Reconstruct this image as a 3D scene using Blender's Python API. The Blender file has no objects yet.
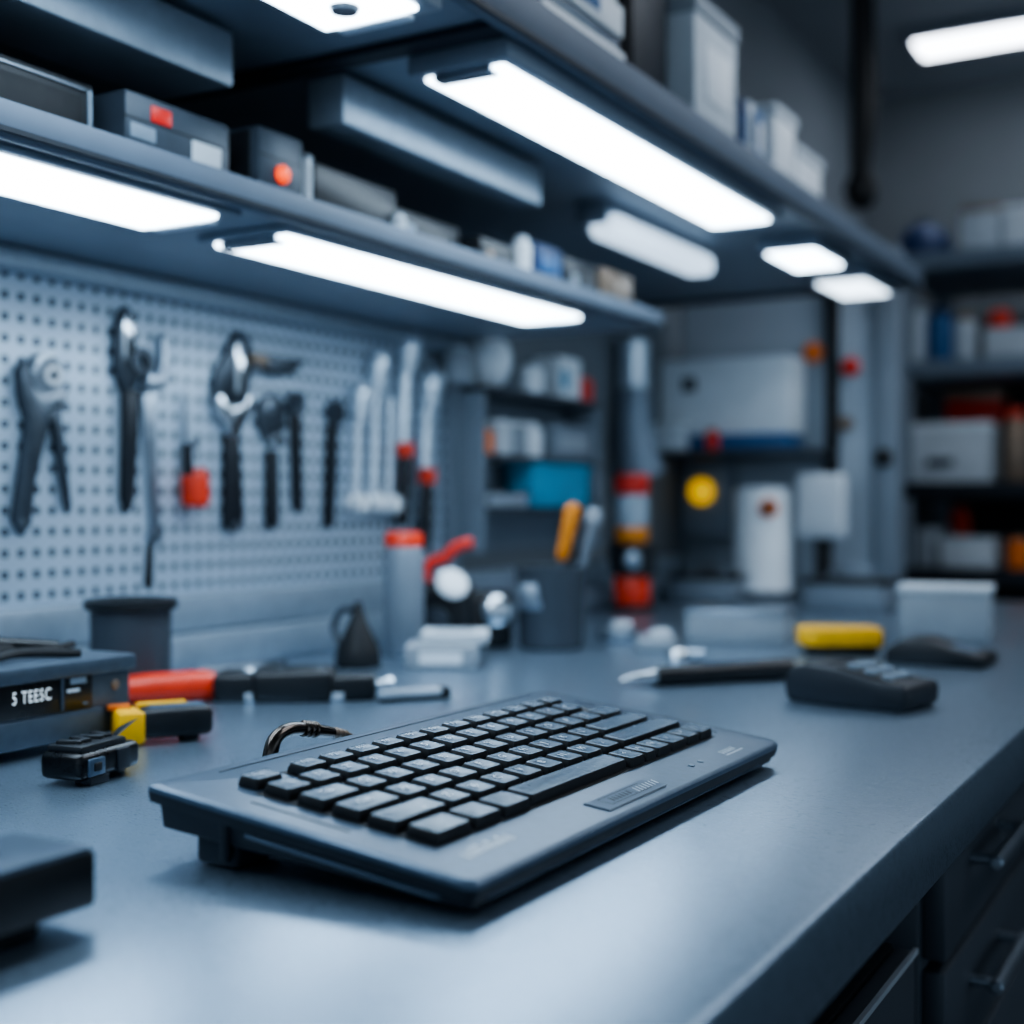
import bpy, bmesh, math, random
from mathutils import Vector, Matrix
random.seed(7)
SC = bpy.context.scene
COL = SC.collection
PI = math.pi

# ------------------------------------------------------------------ camera model
F = 1320.0; PHI = math.radians(29.7); CY = 508.0
TOP = 0.92                      # bench top
CZ = TOP + 0.19                 # camera height
cP, sP = math.cos(PHI), math.sin(PHI)
def ray(px, py):
    X = (px-512)/F; Y = (py-CY)/F
    return Vector((X*cP - sP, X*sP + cP, -Y))
def at_x(px, py, x):
    d = ray(px, py); t = x/d.x
    return Vector((x, d.y*t, CZ + d.z*t))
def at_y(px, py, y):
    d = ray(px, py); t = y/d.y
    return Vector((d.x*t, y, CZ + d.z*t))
def at_z(px, py, z=TOP):
    d = ray(px, py); t = (z-CZ)/d.z
    return Vector((d.x*t, d.y*t, z))

# ------------------------------------------------------------------ materials
def srgb(r, g, b):
    def f(c):
        c /= 255.0
        return c/12.92 if c <= 0.04045 else ((c+0.055)/1.055)**2.4
    return (f(r), f(g), f(b), 1)
def mat(name, col, rough=0.5, metal=0.0, var=0.12, scale=40.0, bump=0.0, stretch=(1, 1, 1), emit=None, estr=0.0, alpha=1.0, trans=0.0, coat=0.0, aniso=0.0):
    m = bpy.data.materials.new(name); m.use_nodes = True
    nt = m.node_tree; b = nt.nodes['Principled BSDF']
    c = srgb(*col)
    tc = nt.nodes.new('ShaderNodeTexCoord'); mp = nt.nodes.new('ShaderNodeMapping')
    mp.inputs['Scale'].default_value = stretch
    nz = nt.nodes.new('ShaderNodeTexNoise'); nz.inputs['Scale'].default_value = scale; nz.inputs['Detail'].default_value = 4
    nt.links.new(tc.outputs['Object'], mp.inputs['Vector']); nt.links.new(mp.outputs[0], nz.inputs['Vector'])
    rp = nt.nodes.new('ShaderNodeValToRGB')
    rp.color_ramp.elements[0].position = 0.3; rp.color_ramp.elements[1].position = 0.7
    rp.color_ramp.elements[0].color = tuple(v*(1-var) for v in c[:3])+(1,)
    rp.color_ramp.elements[1].color = tuple(min(1, v*(1+var)) for v in c[:3])+(1,)
    nt.links.new(nz.outputs['Fac'], rp.inputs['Fac']); nt.links.new(rp.outputs[0], b.inputs['Base Color'])
    mr = nt.nodes.new('ShaderNodeMapRange')
    mr.inputs['To Min'].default_value = max(0.02, rough*(1-var)); mr.inputs['To Max'].default_value = min(1, rough*(1+var))
    nt.links.new(nz.outputs['Fac'], mr.inputs['Value']); nt.links.new(mr.outputs[0], b.inputs['Roughness'])
    b.inputs['Metallic'].default_value = metal
    b.inputs['Coat Weight'].default_value = coat
    b.inputs['Anisotropic'].default_value = aniso
    if trans: b.inputs['Transmission Weight'].default_value = trans
    if bump:
        bp = nt.nodes.new('ShaderNodeBump'); bp.inputs['Strength'].default_value = bump; bp.inputs['Distance'].default_value = 0.001
        nt.links.new(nz.outputs['Fac'], bp.inputs['Height']); nt.links.new(bp.outputs[0], b.inputs['Normal'])
    if emit:
        b.inputs['Emission Color'].default_value = srgb(*emit); b.inputs['Emission Strength'].default_value = estr
    return m

M = {}
M['steel_top'] = mat('brushed_steel_top', (144, 163, 180), 0.28, 0.80, 0.09, 220, 0.05, (1.0, 10, 1), aniso=0.0)
M['apron'] = mat('apron_steel', (92, 100, 108), 0.5, 0.6, 0.08, 30)
M['wall'] = mat('painted_wall', (112, 118, 124), 0.85, 0, 0.05, 6, 0.05)
M['wall_far'] = mat('far_wall_paint', (112, 117, 121), 0.9, 0, 0.05, 5, 0.05)
M['ceil'] = mat('ceiling_paint', (140, 145, 150), 0.9, 0, 0.06, 4)
M['floor'] = mat('floor_epoxy', (58, 62, 66), 0.5, 0, 0.12, 8)
M['shelf'] = mat('shelf_steel', (130, 143, 156), 0.45, 0.3, 0.07, 25, 0.03, (1, 1, 1))
M['lip'] = mat('shelf_lip_paint', (88, 101, 116), 0.55, 0.15, 0.06, 25)
M['shelf_dark'] = mat('shelf_dark', (40, 46, 54), 0.5, 0.3)
M['beam'] = mat('beam_steel', (150, 164, 176), 0.42, 0.5, 0.08, 60, 0.05, (8, 1, 1))
M['panel'] = mat('cabinet_grey', (122, 132, 142), 0.55, 0.2, 0.06, 8)
M['panel_light'] = mat('cabinet_pale_grey', (160, 171, 181), 0.55, 0.1, 0.06, 8)
M['unit'] = mat('unit_casing', (58, 67, 77), 0.45, 0.2, 0.08, 60)
M['panel_dark'] = mat('cabinet_dark', (62, 69, 77), 0.5, 0.2, 0.08, 10)
M['glow'] = mat('diffuser_glow', (240, 246, 250), 0.4, 0, 0.0, 10, emit=(212, 235, 255), estr=10.0)
M['glow_dim'] = mat('diffuser_dim', (220, 232, 242), 0.4, 0, 0.0, 10, emit=(200, 225, 250), estr=1.1)
M['glow_mid'] = mat('diffuser_mid', (220, 232, 242), 0.4, 0, 0.0, 10, emit=(214, 234, 252), estr=3.5)
M['glow_ceil'] = mat('diffuser_ceiling', (240, 246, 250), 0.4, 0, 0.0, 10, emit=(235, 243, 255), estr=8.0)
M['frost'] = mat('frosted_plastic', (205, 218, 228), 0.3, 0, 0.04, 30)
M['black'] = mat('black_plastic', (21, 24, 28), 0.42, 0, 0.2, 120, 0.08)
M['black2'] = mat('black_rubber', (14, 16, 19), 0.6, 0, 0.2, 80)
M['gloss_black'] = mat('black_gloss', (10, 12, 15), 0.28, 0, 0.1, 30)
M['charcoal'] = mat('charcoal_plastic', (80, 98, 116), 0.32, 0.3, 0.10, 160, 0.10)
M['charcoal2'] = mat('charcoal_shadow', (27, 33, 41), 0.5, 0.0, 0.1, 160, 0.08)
M['keytop'] = mat('keycap_top', (88, 106, 122), 0.26, 0.05, 0.12, 260, 0.20)  # tops coloured lighter than the sides, reflected sheen put into the colour
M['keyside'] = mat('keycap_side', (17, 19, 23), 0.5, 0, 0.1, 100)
M['legend'] = mat('pale_print', (226, 236, 244), 0.3, 0, 0.08, 80)
M['print_dim'] = mat('dim_print', (120, 136, 150), 0.5, 0, 0.1, 80)
M['device'] = mat('device_casing', (74, 87, 100), 0.40, 0.3, 0.10, 120, 0.06)
M['pale_steel'] = mat('pale_satin_steel', (196, 208, 218), 0.3, 0.55, 0.08, 60)
M['chrome'] = mat('chrome_steel', (205, 212, 218), 0.18, 1.0, 0.08, 60)
M['steel'] = mat('tool_steel', (148, 158, 168), 0.32, 0.9, 0.12, 60)
M['midsteel'] = mat('grey_tool_steel', (124, 132, 140), 0.32, 0.5, 0.12, 60)
M['darksteel'] = mat('dark_tool_steel', (72, 79, 87), 0.35, 0.6, 0.15, 60)
M['grip'] = mat('tool_grip', (22, 27, 34), 0.45, 0.1, 0.15, 80)
M['gunmetal'] = mat('gunmetal_tube', (96, 88, 82), 0.22, 1.0, 0.15, 50)
M['red'] = mat('red_plastic', (214, 58, 28), 0.35, 0, 0.10, 60)
M['deepred'] = mat('deep_red', (205, 44, 26), 0.4, 0, 0.1, 60)
M['orange'] = mat('orange_plastic', (232, 120, 40), 0.4, 0, 0.1, 60)
M['yellow'] = mat('yellow_plastic', (238, 178, 20), 0.42, 0, 0.08, 60)
M['amber'] = mat('amber_handle', (212, 128, 30), 0.4, 0, 0.1, 60)
M['white'] = mat('white_plastic', (222, 228, 232), 0.45, 0, 0.04, 20)
M['offwhite'] = mat('pale_card', (190, 198, 204), 0.7, 0, 0.06, 20)
M['greycard'] = mat('grey_card', (140, 148, 155), 0.65, 0, 0.08, 20)
M['blue'] = mat('blue_cover', (44, 92, 138), 0.5, 0, 0.1, 30)
M['navy'] = mat('navy_card', (28, 52, 92), 0.55, 0, 0.1, 30)
M['teal'] = mat('teal_plastic', (52, 146, 178), 0.4, 0, 0.12, 20)
M['tan'] = mat('tan_metal', (136, 118, 102), 0.4, 0.4, 0.15, 60)
M['clear'] = mat('frosted_clear', (196, 212, 224), 0.2, 0, 0.03, 20, trans=0.4)
M['lamp_red'] = mat('red_display', (150, 24, 12), 0.4, 0, 0.05, 40, emit=(226, 30, 8), estr=0.4)
M['lamp_orange'] = mat('orange_led', (240, 90, 20), 0.4, 0, 0.05, 40, emit=(255, 70, 4), estr=1.0)
M['lamp_yellow'] = mat('yellow_lamp', (248, 200, 12), 0.35, 0, 0.05, 40, emit=(252, 196, 8), estr=0.5)
M['led_text'] = mat('display_text', (225, 235, 240), 0.4, 0, 0.05, 40, emit=(215, 230, 240), estr=0.7)

def pegboard_material():
    m = bpy.data.materials.new('perforated_steel'); m.use_nodes = True
    nt = m.node_tree; b = nt.nodes['Principled BSDF']; L = nt.links.new
    tc = nt.nodes.new('ShaderNodeTexCoord'); sx = nt.nodes.new('ShaderNodeSeparateXYZ'); L(tc.outputs['Object'], sx.inputs[0])
    def mth(op, a, v=None, c=None):
        n = nt.nodes.new('ShaderNodeMath'); n.operation = op
        for i, q in enumerate((a, v, c)):
            if q is None: continue
            if isinstance(q, (int, float)): n.inputs[i].default_value = q
            else: L(q, n.inputs[i])
        return n.outputs[0]
    def cell(sock, pitch):
        f = mth('FRACT', mth('DIVIDE', sock, pitch)); return mth('MULTIPLY', mth('ABSOLUTE', mth('SUBTRACT', f, 0.5)), pitch)
    dy = cell(sx.outputs['Y'], 0.0205); dz = cell(sx.outputs['Z'], 0.0225)
    r = mth('POWER', mth('ADD', mth('POWER', dy, 3.0), mth('POWER', dz, 3.0)), 1/3)
    hole = mth('LESS_THAN', r, 0.0046)
    nz = nt.nodes.new('ShaderNodeTexNoise'); nz.inputs['Scale'].default_value = 7; L(tc.outputs['Object'], nz.inputs['Vector'])
    rp = nt.nodes.new('ShaderNodeValToRGB')
    rp.color_ramp.elements[0].color = srgb(172, 188, 202); rp.color_ramp.elements[1].color = srgb(196, 210, 222)
    L(nz.outputs['Fac'], rp.inputs['Fac'])
    mx = nt.nodes.new('ShaderNodeMix'); mx.data_type = 'RGBA'
    L(hole, mx.inputs['Factor']); L(rp.outputs[0], mx.inputs[6]); mx.inputs[7].default_value = srgb(52, 62, 74)
    L(mx.outputs[2], b.inputs['Base Color'])
    b.inputs['Roughness'].default_value = 0.42; b.inputs['Metallic'].default_value = 0.35
    bp = nt.nodes.new('ShaderNodeBump'); bp.inputs['Strength'].default_value = 0.6; bp.inputs['Distance'].default_value = 0.002; bp.invert = True
    L(hole, bp.inputs['Height']); L(bp.outputs[0], b.inputs['Normal'])
    return m
M['peg'] = pegboard_material()

# ------------------------------------------------------------------ mesh builder
class MB:
    def __init__(s): s.bm = bmesh.new()
    def merge(s, bm, mtx=None, mi=0):
        if mtx is not None: bm.transform(mtx)
        vm = {v: s.bm.verts.new(v.co) for v in bm.verts}
        for f in bm.faces:
            try:
                nf = s.bm.faces.new([vm[v] for v in f.verts]); nf.material_index = mi if mi is not None else f.material_index
            except ValueError: pass
        bm.free(); return s
    def box(s, c, size, bevel=0.0, seg=2, mi=0, rz=0.0, rot=None):
        bm = bmesh.new(); bmesh.ops.create_cube(bm, size=1)
        bmesh.ops.scale(bm, vec=Vector(size), verts=bm.verts)
        if bevel: bmesh.ops.bevel(bm, geom=list(bm.edges), offset=min(bevel, min(size)*0.45), segments=seg, affect='EDGES', profile=0.5)
        R = rot.to_4x4() if rot is not None else Matrix.Rotation(rz, 4, 'Z')
        return s.merge(bm, Matrix.Translation(Vector(c)) @ R, mi)
    def span(s, x0, x1, y0, y1, z0, z1, bevel=0.0, mi=0, seg=2):
        return s.box(((x0+x1)/2, (y0+y1)/2, (z0+z1)/2), (abs(x1-x0), abs(y1-y0), abs(z1-z0)), bevel, seg, mi)
    def lathe(s, prof, c=(0, 0, 0), axis=(0, 0, 1), seg=24, mi=0, sx=1.0, sy=1.0):
        bm = bmesh.new(); rings = []
        for r, z in prof:
            rings.append([bm.verts.new((max(r, 1e-5)*sx*math.cos(2*PI*k/seg), max(r, 1e-5)*sy*math.sin(2*PI*k/seg), z)) for k in range(seg)])
        for a, b in zip(rings, rings[1:]):
            for k in range(seg): bm.faces.new((a[k], a[(k+1) % seg], b[(k+1) % seg], b[k]))
        bm.faces.new(rings[0][::-1]); bm.faces.new(rings[-1])
        q = Vector((0, 0, 1)).rotation_difference(Vector(axis).normalized())
        return s.merge(bm, Matrix.Translation(Vector(c)) @ q.to_matrix().to_4x4(), mi)
    def cyl(s, p0, p1, r0, r1=None, seg=16, mi=0, bev=0.0):
        p0 = Vector(p0); p1 = Vector(p1); h = (p1-p0).length; r1 = r0 if r1 is None else r1
        b = min(bev, h*0.45, r0*0.9, r1*0.9)
        prof = [(r0, 0), (r1, h)] if b <= 0 else [(r0-b, 0), (r0, b), (r1, h-b), (r1-b, h)]
        return s.lathe(prof, p0, p1-p0, seg, mi)
    def tube(s, pts, rad, seg=10, mi=0, sub=1):
        pts = [Vector(p) for p in pts]
        rr = list(rad) if isinstance(rad, (list, tuple)) else [rad]*len(pts)
        if sub > 1:
            P, R = [], []
            n = len(pts)
            for i in range(n-1):
                p0 = pts[max(0, i-1)]; p1 = pts[i]; p2 = pts[i+1]; p3 = pts[min(n-1, i+2)]
                for k in range(sub):
                    t = k/sub
                    P.append(0.5*((2*p1)+(p2-p0)*t+(2*p0-5*p1+4*p2-p3)*t*t+(3*p1-p0-3*p2+p3)*t**3)); R.append(rr[i]*(1-t)+rr[i+1]*t)
            P.append(pts[-1]); R.append(rr[-1]); pts, rr = P, R
        bm = bmesh.new(); rings = []; up = None
        for i, p in enumerate(pts):
            d = (pts[min(i+1, len(pts)-1)]-pts[max(i-1, 0)]).normalized()
            if up is None:
                up = Vector((0, 0, 1)) if abs(d.z) < 0.9 else Vector((1, 0, 0))
            side = d.cross(up).normalized(); up = side.cross(d).normalized()
            rings.append([bm.verts.new(p+(side*math.cos(2*PI*k/seg)+up*math.sin(2*PI*k/seg))*rr[i]) for k in range(seg)])
        for a, b in zip(rings, rings[1:]):
            for k in range(seg): bm.faces.new((a[k], a[(k+1) % seg], b[(k+1) % seg], b[k]))
        bm.faces.new(rings[0][::-1]); bm.faces.new(rings[-1])
        bmesh.ops.recalc_face_normals(bm, faces=bm.faces)
        return s.merge(bm, None, mi)
    def prism(s, poly, ext, bevel=0.0, mi=0):
        bm = bmesh.new(); ext = Vector(ext)
        f = bm.faces.new([bm.verts.new(Vector(p)) for p in poly])
        r = bmesh.ops.extrude_face_region(bm, geom=[f])
        bmesh.ops.translate(bm, vec=ext, verts=[v for v in r['geom'] if isinstance(v, bmesh.types.BMVert)])
        bmesh.ops.recalc_face_normals(bm, faces=bm.faces)
        if bevel: bmesh.ops.bevel(bm, geom=list(bm.edges), offset=bevel, segments=2, affect='EDGES', profile=0.5)
        return s.merge(bm, None, mi)
    def quad(s, pts, mi=0):
        f = s.bm.faces.new([s.bm.verts.new(Vector(p)) for p in pts]); f.material_index = mi; return s
    def text(s, body, size, mtx, mi=0, ext=0.0):
        cu = bpy.data.curves.new('t', 'FONT'); cu.body = body; cu.size = size; cu.align_x = 'CENTER'; cu.align_y = 'CENTER'; cu.extrude = ext; cu.resolution_u = 3; cu.space_character = 1.18
        o = bpy.data.objects.new('t', cu); me = o.to_mesh()
        bm = bmesh.new(); bm.from_mesh(me); o.to_mesh_clear(); bpy.data.objects.remove(o); bpy.data.curves.remove(cu)
        return s.merge(bm, mtx, mi)
    def build(s, name, mats, parent=None, org=None, angle=40):
        if not isinstance(mats, (list, tuple)): mats = [mats]
        if org is not None: bmesh.ops.translate(s.bm, vec=-Vector(org), verts=s.bm.verts)
        me = bpy.data.meshes.new(name); s.bm.to_mesh(me); s.bm.free()
        for m in mats: me.materials.append(M[m] if isinstance(m, str) else m)
        me.shade_smooth(); me.set_sharp_from_angle(angle=math.radians(angle))
        o = bpy.data.objects.new(name, me); COL.objects.link(o)
        if parent is not None: o.parent = parent
        elif org is not None: o.location = org
        return o

def tag(o, label, cat, group=None, kind=None):
    if label: o['label'] = label
    if cat: o['category'] = cat
    if group: o['group'] = group
    if kind: o['kind'] = kind
    return o
def thing(name, label, cat, loc=(0, 0, 0), rz=0.0, group=None):
    o = bpy.data.objects.new(name, None); COL.objects.link(o); o.empty_display_size = 0.02
    o.location = Vector(loc); o.rotation_euler = (0, 0, rz)
    return tag(o, label, cat, group)
def struct(name, mb, mats):
    o = mb.build(name, mats); o['kind'] = 'structure'; return o
def V(*a): return Vector(a)

# ------------------------------------------------------------------ setting
XW = -1.15
YF = 4.35; ZC = 2.45
struct('floor', MB().span(XW-0.1, 4.0, -2.5, YF+0.1, -0.05, 0), 'floor')
struct('wall_left', MB().span(XW-0.1, XW, -2.5, YF+0.1, 0, ZC), 'wall')
struct('wall_far', MB().span(XW, 4.0, YF, YF+0.1, 0, ZC), 'wall_far')
struct('ceiling', MB().span(XW-0.1, 4.0, -2.5, YF+0.1, ZC, ZC+0.05), 'ceil')
# backsplash rails along the wall
struct('trim_1', MB().span(XW, -1.105, -0.4, 2.70, TOP+0.044, TOP+0.086, 0.004), 'beam')
struct('trim_2', MB().span(XW, -1.085, -0.4, 2.70, TOP, TOP+0.042, 0.005), 'beam')
struct('trim_3', MB().span(XW, -1.11, -0.4, 1.80, 1.356, 1.379, 0.006), 'beam')

# ------------------------------------------------------------------ workbench
XE = -0.18; YB0 = -0.5; YB1 = 2.85
wb = thing('workbench', 'long steel workbench with brushed metal top running along the left wall', 'workbench', (-0.66, 1.2, 0))
o = V(-0.66, 1.2, 0)
MB().span(XW+0.002, XE, YB0, YB1, TOP-0.048, TOP, 0.0035, seg=3).build('bench_top', 'steel_top', wb, o)
for x, y in ((-0.26, 2.75), (-1.08, 2.75), (-1.08, -0.4), (-0.26, -0.4)):
    MB().span(x-0.025, x+0.025, y-0.025, y+0.025, 0, TOP-0.048, 0.003).build('leg', 'panel_dark', wb, o)
MB().span(-1.13, -1.11, -0.35, 2.7, 0.1, TOP-0.06).build('back_panel', 'black2', wb, o)

# drawer units below the bench
def drawer_unit(name, label, y0, y1, ztop, xf, rows, handle):
    b = V((xf-0.3), (y0+y1)/2, 0)
    t = thing(name, label, 'drawer cabinet', b)
    MB().span(xf-0.55, xf-0.018, y0, y1, 0.02, ztop, 0.004).build('carcass', 'panel_dark', t, b)
    z = ztop-0.012
    for h in rows:
        d = MB().span(xf-0.018, xf, y0+0.006, y1-0.006, z-h+0.008, z, 0.003).build('drawer', 'panel_dark', t, b)
        zc = z-0.35*h
        hb = MB()
        hb.cyl((xf+0.022, y0+handle[0], zc), (xf+0.022, y0+handle[1], zc), 0.006, seg=12, bev=0.002)
        for yy in (y0+handle[0]+0.012, y0+handle[1]-0.012): hb.cyl((xf, yy, zc), (xf+0.022, yy, zc), 0.005, seg=10)
        hb.build('handle', 'steel', d, b)
        z -= h
    return t
drawer_unit('drawer_cabinet', 'dark grey drawer cabinet with bar handles under the bench at the right', 1.05, 1.60, TOP-0.055, -0.215, (0.105, 0.10, 0.25, 0.25), (0.095, 0.25))
b = V(-0.5, 0.74, 0)
t = thing('storage_cabinet', 'low black cabinet with pale top edge and label holder under the bench front', 'cabinet', b)
MB().span(-0.75, -0.24, 0.42, 1.00, 0.02, 0.785, 0.004).build('carcass', 'black', t, b)
dr = MB().span(-0.24, -0.225, 0.424, 0.997, 0.05, 0.783, 0.003).build('door', 'panel_dark', t, b)
MB().span(-0.226, -0.2225, 0.424, 0.997, 0.7805, 0.7845).build('edge_strip', 'greycard', t, b)
lb = MB(); 
for q in (0, 1): lb.span(-0.2255, -0.2225, 0.82, 0.925, 0.735-0.018*q, 0.737-0.018*q)
lb.span(-0.2255, -0.2225, 0.925, 0.927, 0.717, 0.737); lb.span(-0.2255, -0.2225, 0.82, 0.822, 0.717, 0.737)
lb.build('label_holder', 'pale_steel', t, b)

# ------------------------------------------------------------------ pegboard
pb = MB().span(XW+0.0005, -1.138, 0.1, 1.775, TOP+0.086, 1.358, 0.001).build('pegboard', 'peg', None, (-1.144, 0.9, TOP+0.086))
tag(pb, 'perforated pale steel pegboard on the left wall behind the hanging tools', 'pegboard')
struct('trim_4', MB().span(XW, -1.12, 1.775, 1.80, TOP+0.086, 1.356, 0.002), 'panel')

# ------------------------------------------------------------------ shelves
b = V(-0.97, 0.8, 1.378)
ls = thing('wall_shelf', 'lower grey steel wall shelf above the pegboard', 'shelf', b)
MB().span(XW, -0.79, -0.3, 1.82, 1.380, 1.400, 0.002).build('board', 'shelf', ls, b)
lp = MB().span(-0.79, -0.778, -0.3, 1.82, 1.374, 1.402, 0.003).build('front_lip', 'lip', ls, b)
MB().span(-0.779, -0.7755, -0.3, 1.82, 1.3775, 1.3815).build('groove', 'shelf_dark', lp, b)
for y in (-0.1, 0.02):
    MB().prism([(XW, y-0.008, 1.30), (XW, y-0.008, 1.379), (-0.84, y-0.008, 1.379), (-0.84, y-0.008, 1.365)], (0, 0.012, 0)).build('bracket', 'shelf_dark', ls, b)
b = V(-0.87, 1.2, 1.54)
us = thing('wall_shelf', 'upper deep grey steel shelf carrying boxes and books over the bench', 'shelf', b)
MB().span(XW, -0.598, -0.4, 2.66, 1.548, 1.574, 0.002).build('board', 'shelf', us, b)
lp = MB().span(-0.598, -0.585, -0.4, 2.66, 1.538, 1.582, 0.003).build('front_lip', 'lip', us, b)
MB().span(-0.5855, -0.5825, -0.4, 2.66, 1.540, 1.545).build('groove', 'shelf_dark', lp, b)
for y in (1.03, 2.62):
    MB().span(XW, -0.60, y-0.014, y+0.014, 1.5405, 1.5485).build('crossbeam', 'shelf_dark', us, b)

# lights under the shelves
def strip_light(label, x0, x1, y0, y1, zc, glow, drop=0.02, cap=True, group=None, hmat='shelf'):
    b = V((x0+x1)/2, (y0+y1)/2, zc)
    t = thing('shelf_light', label, 'light fixture', b, group=group)
    MB().span(x0-0.012, x1+0.012, y0-0.012, y1+0.018, zc-drop, zc, 0.003).build('housing', hmat, t, b)
    MB().span(x0, x1, y0, y1, zc-drop-0.004, zc-drop+0.004, 0.003).build('diffuser', glow, t, b)
    if cap:
        MB().span(x0+0.012, x1-0.012, y0-0.004, y0+0.014, zc-drop-0.007, zc-drop, 0.002).build('end_cap', 'steel', t, b)
        MB().span(x0+0.012, x1-0.012, y1-0.002, y1+0.012, zc-drop-0.006, zc-drop, 0.002).build('end_cap', 'frost', t, b)
    return t
strip_light('bright strip light under the lower shelf, cut off by the left edge', -0.905, -0.812, 0.10, 0.895, 1.380, 'glow', 0.008)
strip_light('bright strip light under the lower shelf, over the middle of the pegboard', -0.905, -0.812, 0.99, 1.615, 1.380, 'glow', 0.008)
strip_light('long glaring strip light under the upper shelf, nearest the centre of view', -0.700, -0.612, 1.058, 1.815, 1.548, 'glow', 0.026)
t = strip_light('strip light at the top edge of view, only its far end visible', -0.700, -0.604, 0.15, 0.905, 1.548, 'glow', 0.026, hmat='beam')
MB().lathe([(0.013, 0), (0.011, -0.004), (0.0, -0.005)], (0.0, 0.34, -0.030), (0, 0, 1), 16).build('knob', 'steel', t)
strip_light('short bright light under the far end of the upper shelf', -0.708, -0.628, 2.08, 2.24, 1.548, 'glow', 0.022, cap=False)
strip_light('paler short light at the very end of the upper shelf', -0.722, -0.632, 2.40, 2.58, 1.548, 'glow_mid', 0.022, cap=False)
def channel(label, y0, y1, x0, x1, body):
    b = V((x0+x1)/2, (y0+y1)/2, 1.548)
    t = thing('cable_duct', label, 'cable duct', b)
    MB().span(x0, x1, y0, y1, 1.490, 1.540, 0.003).build('duct_body', body, t, b)
    MB().span(x0+0.004, x1-0.004, y1-0.001, y1+0.004, 1.494, 1.538, 0.001).build('end_plate', 'shelf', t, b)
    return t
channel('grey steel duct under the upper shelf, at the top left corner', 0.1, 0.912, -0.90, -0.81, 'beam')
channel('grey steel duct under the upper shelf, behind the orange-lit box', 1.050, 1.46, -0.835, -0.79, 'beam')
b = V(-0.83, 1.85, 1.548)
t = thing('shelf_light', 'soft pale tube light hanging under the upper shelf behind the long strip', 'light fixture', b)
MB().span(-0.86, -0.81, 1.69, 2.08, 1.515, 1.548, 0.003).build('housing', 'shelf', t, b)
MB().box((-0.818, 1.885, 1.513), (0.05, 0.38, 0.034), 0.012, 3).build('diffuser', 'glow_dim', t, b)

# ceiling lights
def ceiling_light(label, x0, x1, y0, y1, g):
    b = V((x0+x1)/2, (y0+y1)/2, ZC)
    t = thing('ceiling_light', label, 'ceiling light', b)
    MB().span(x0-0.02, x1+0.02, y0-0.02, y1+0.02, ZC-0.03, ZC, 0.004).build('housing', 'panel', t, b)
    MB().span(x0, x1, y0, y1, ZC-0.04, ZC-0.028, 0.006).build('diffuser', g, t, b)
ceiling_light('bright ceiling light panel at the upper right above the storage rack', -0.86, 0.35, 3.78, 3.92, 'glow_ceil')
ceiling_light('added fill light panel above the aisle, out of view to the right', 0.75, 1.05, 1.6, 2.9, 'glow_ceil')  # unseen panel, added as fill for the dim far area
ceiling_light('added fill light panel over the bench edge, above and outside the view', -0.10, 0.15, 1.4, 2.6, 'glow_ceil')  # added out of view to brighten the upper shelf and back panel

# ------------------------------------------------------------------ keyboard
KX, KY, YAW = -0.31521, 0.51770, 0.01047
KL, KW, ZF, ZB = 0.4350, 0.2096, 0.0172, 0.04175
TA = math.atan2(ZB-ZF, 0.20611); cT, sT = math.cos(TA), math.sin(TA)
kb = thing('keyboard', 'chunky charcoal computer keyboard tilted on the bench in the foreground', 'keyboard', (KX, KY, TOP), PI/2-YAW)
KM = Matrix(((1, 0, 0, 0), (0, cT, -sT, 0), (0, sT, cT, ZF), (0, 0, 0, 1)))   # (u,v,w) -> local
def T(u, v, w=0.0): return KM @ Vector((u, v, w))
def rrect(u0, u1, v0, v1, rads, n=6):
    # corner radii for (u0,v0),(u1,v0),(u1,v1),(u0,v1)
    out = []
    for (cx, cy, r, a0) in ((u0+rads[0], v0+rads[0], rads[0], PI), (u1-rads[1], v0+rads[1], rads[1], 1.5*PI), (u1-rads[2], v1-rads[2], rads[2], 0), (u0+rads[3], v1-rads[3], rads[3], 0.5*PI)):
        for k in range(n+1):
            a = a0+0.5*PI*k/n; out.append((cx+r*math.cos(a), cy+r*math.sin(a)))
    return out
def loft(rings, caps=True):
    m = MB(); vs = [[m.bm.verts.new(p) for p in r] for r in rings]; n = len(vs[0])
    for a, b2 in zip(vs, vs[1:]):
        for k in range(n): m.bm.faces.new((a[k], a[(k+1) % n], b2[(k+1) % n], b2[k]))
    if caps: m.bm.faces.new(vs[0][::-1]); m.bm.faces.new(vs[-1])
    return m
RC = (0.007, 0.015, 0.016, 0.003)
def shell_ring(ins, w):
    return [T(u, v, w) for u, v in rrect(ins, KL-ins, ins, KW-ins, [max(0.002, r-ins*0.5) for r in RC])]
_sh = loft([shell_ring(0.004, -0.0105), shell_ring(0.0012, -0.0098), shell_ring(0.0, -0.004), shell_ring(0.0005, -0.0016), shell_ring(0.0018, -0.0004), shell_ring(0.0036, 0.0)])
for i_, f_ in enumerate(_sh.bm.faces): f_.material_index = 1 if i_ < 2*28 else 0  # shell sides coloured dark to offset the bright bench reflection
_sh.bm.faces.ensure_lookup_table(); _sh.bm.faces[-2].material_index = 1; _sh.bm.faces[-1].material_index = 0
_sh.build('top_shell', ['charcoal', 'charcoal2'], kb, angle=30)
# lower tray, wedge shaped
def tray_ring(ins, zf_, zb_):
    r = []
    for u, v in rrect(0.0035+ins, KL-0.006-ins, 0.004+ins, KW-0.006-ins, [max(0.002, q-0.004) for q in RC]):
        p = T(u, v, 0); p.z = zf_+(zb_-zf_)*v/KW if zf_ is not None else T(u, v, -0.0104).z
        r.append(p)
    return r
loft([tray_ring(0.006, 0.0016, 0.0165), tray_ring(0.001, 0.0035, 0.0190), tray_ring(0.0, None, None)]).build('lower_tray', 'charcoal2', kb, angle=30)
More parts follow.
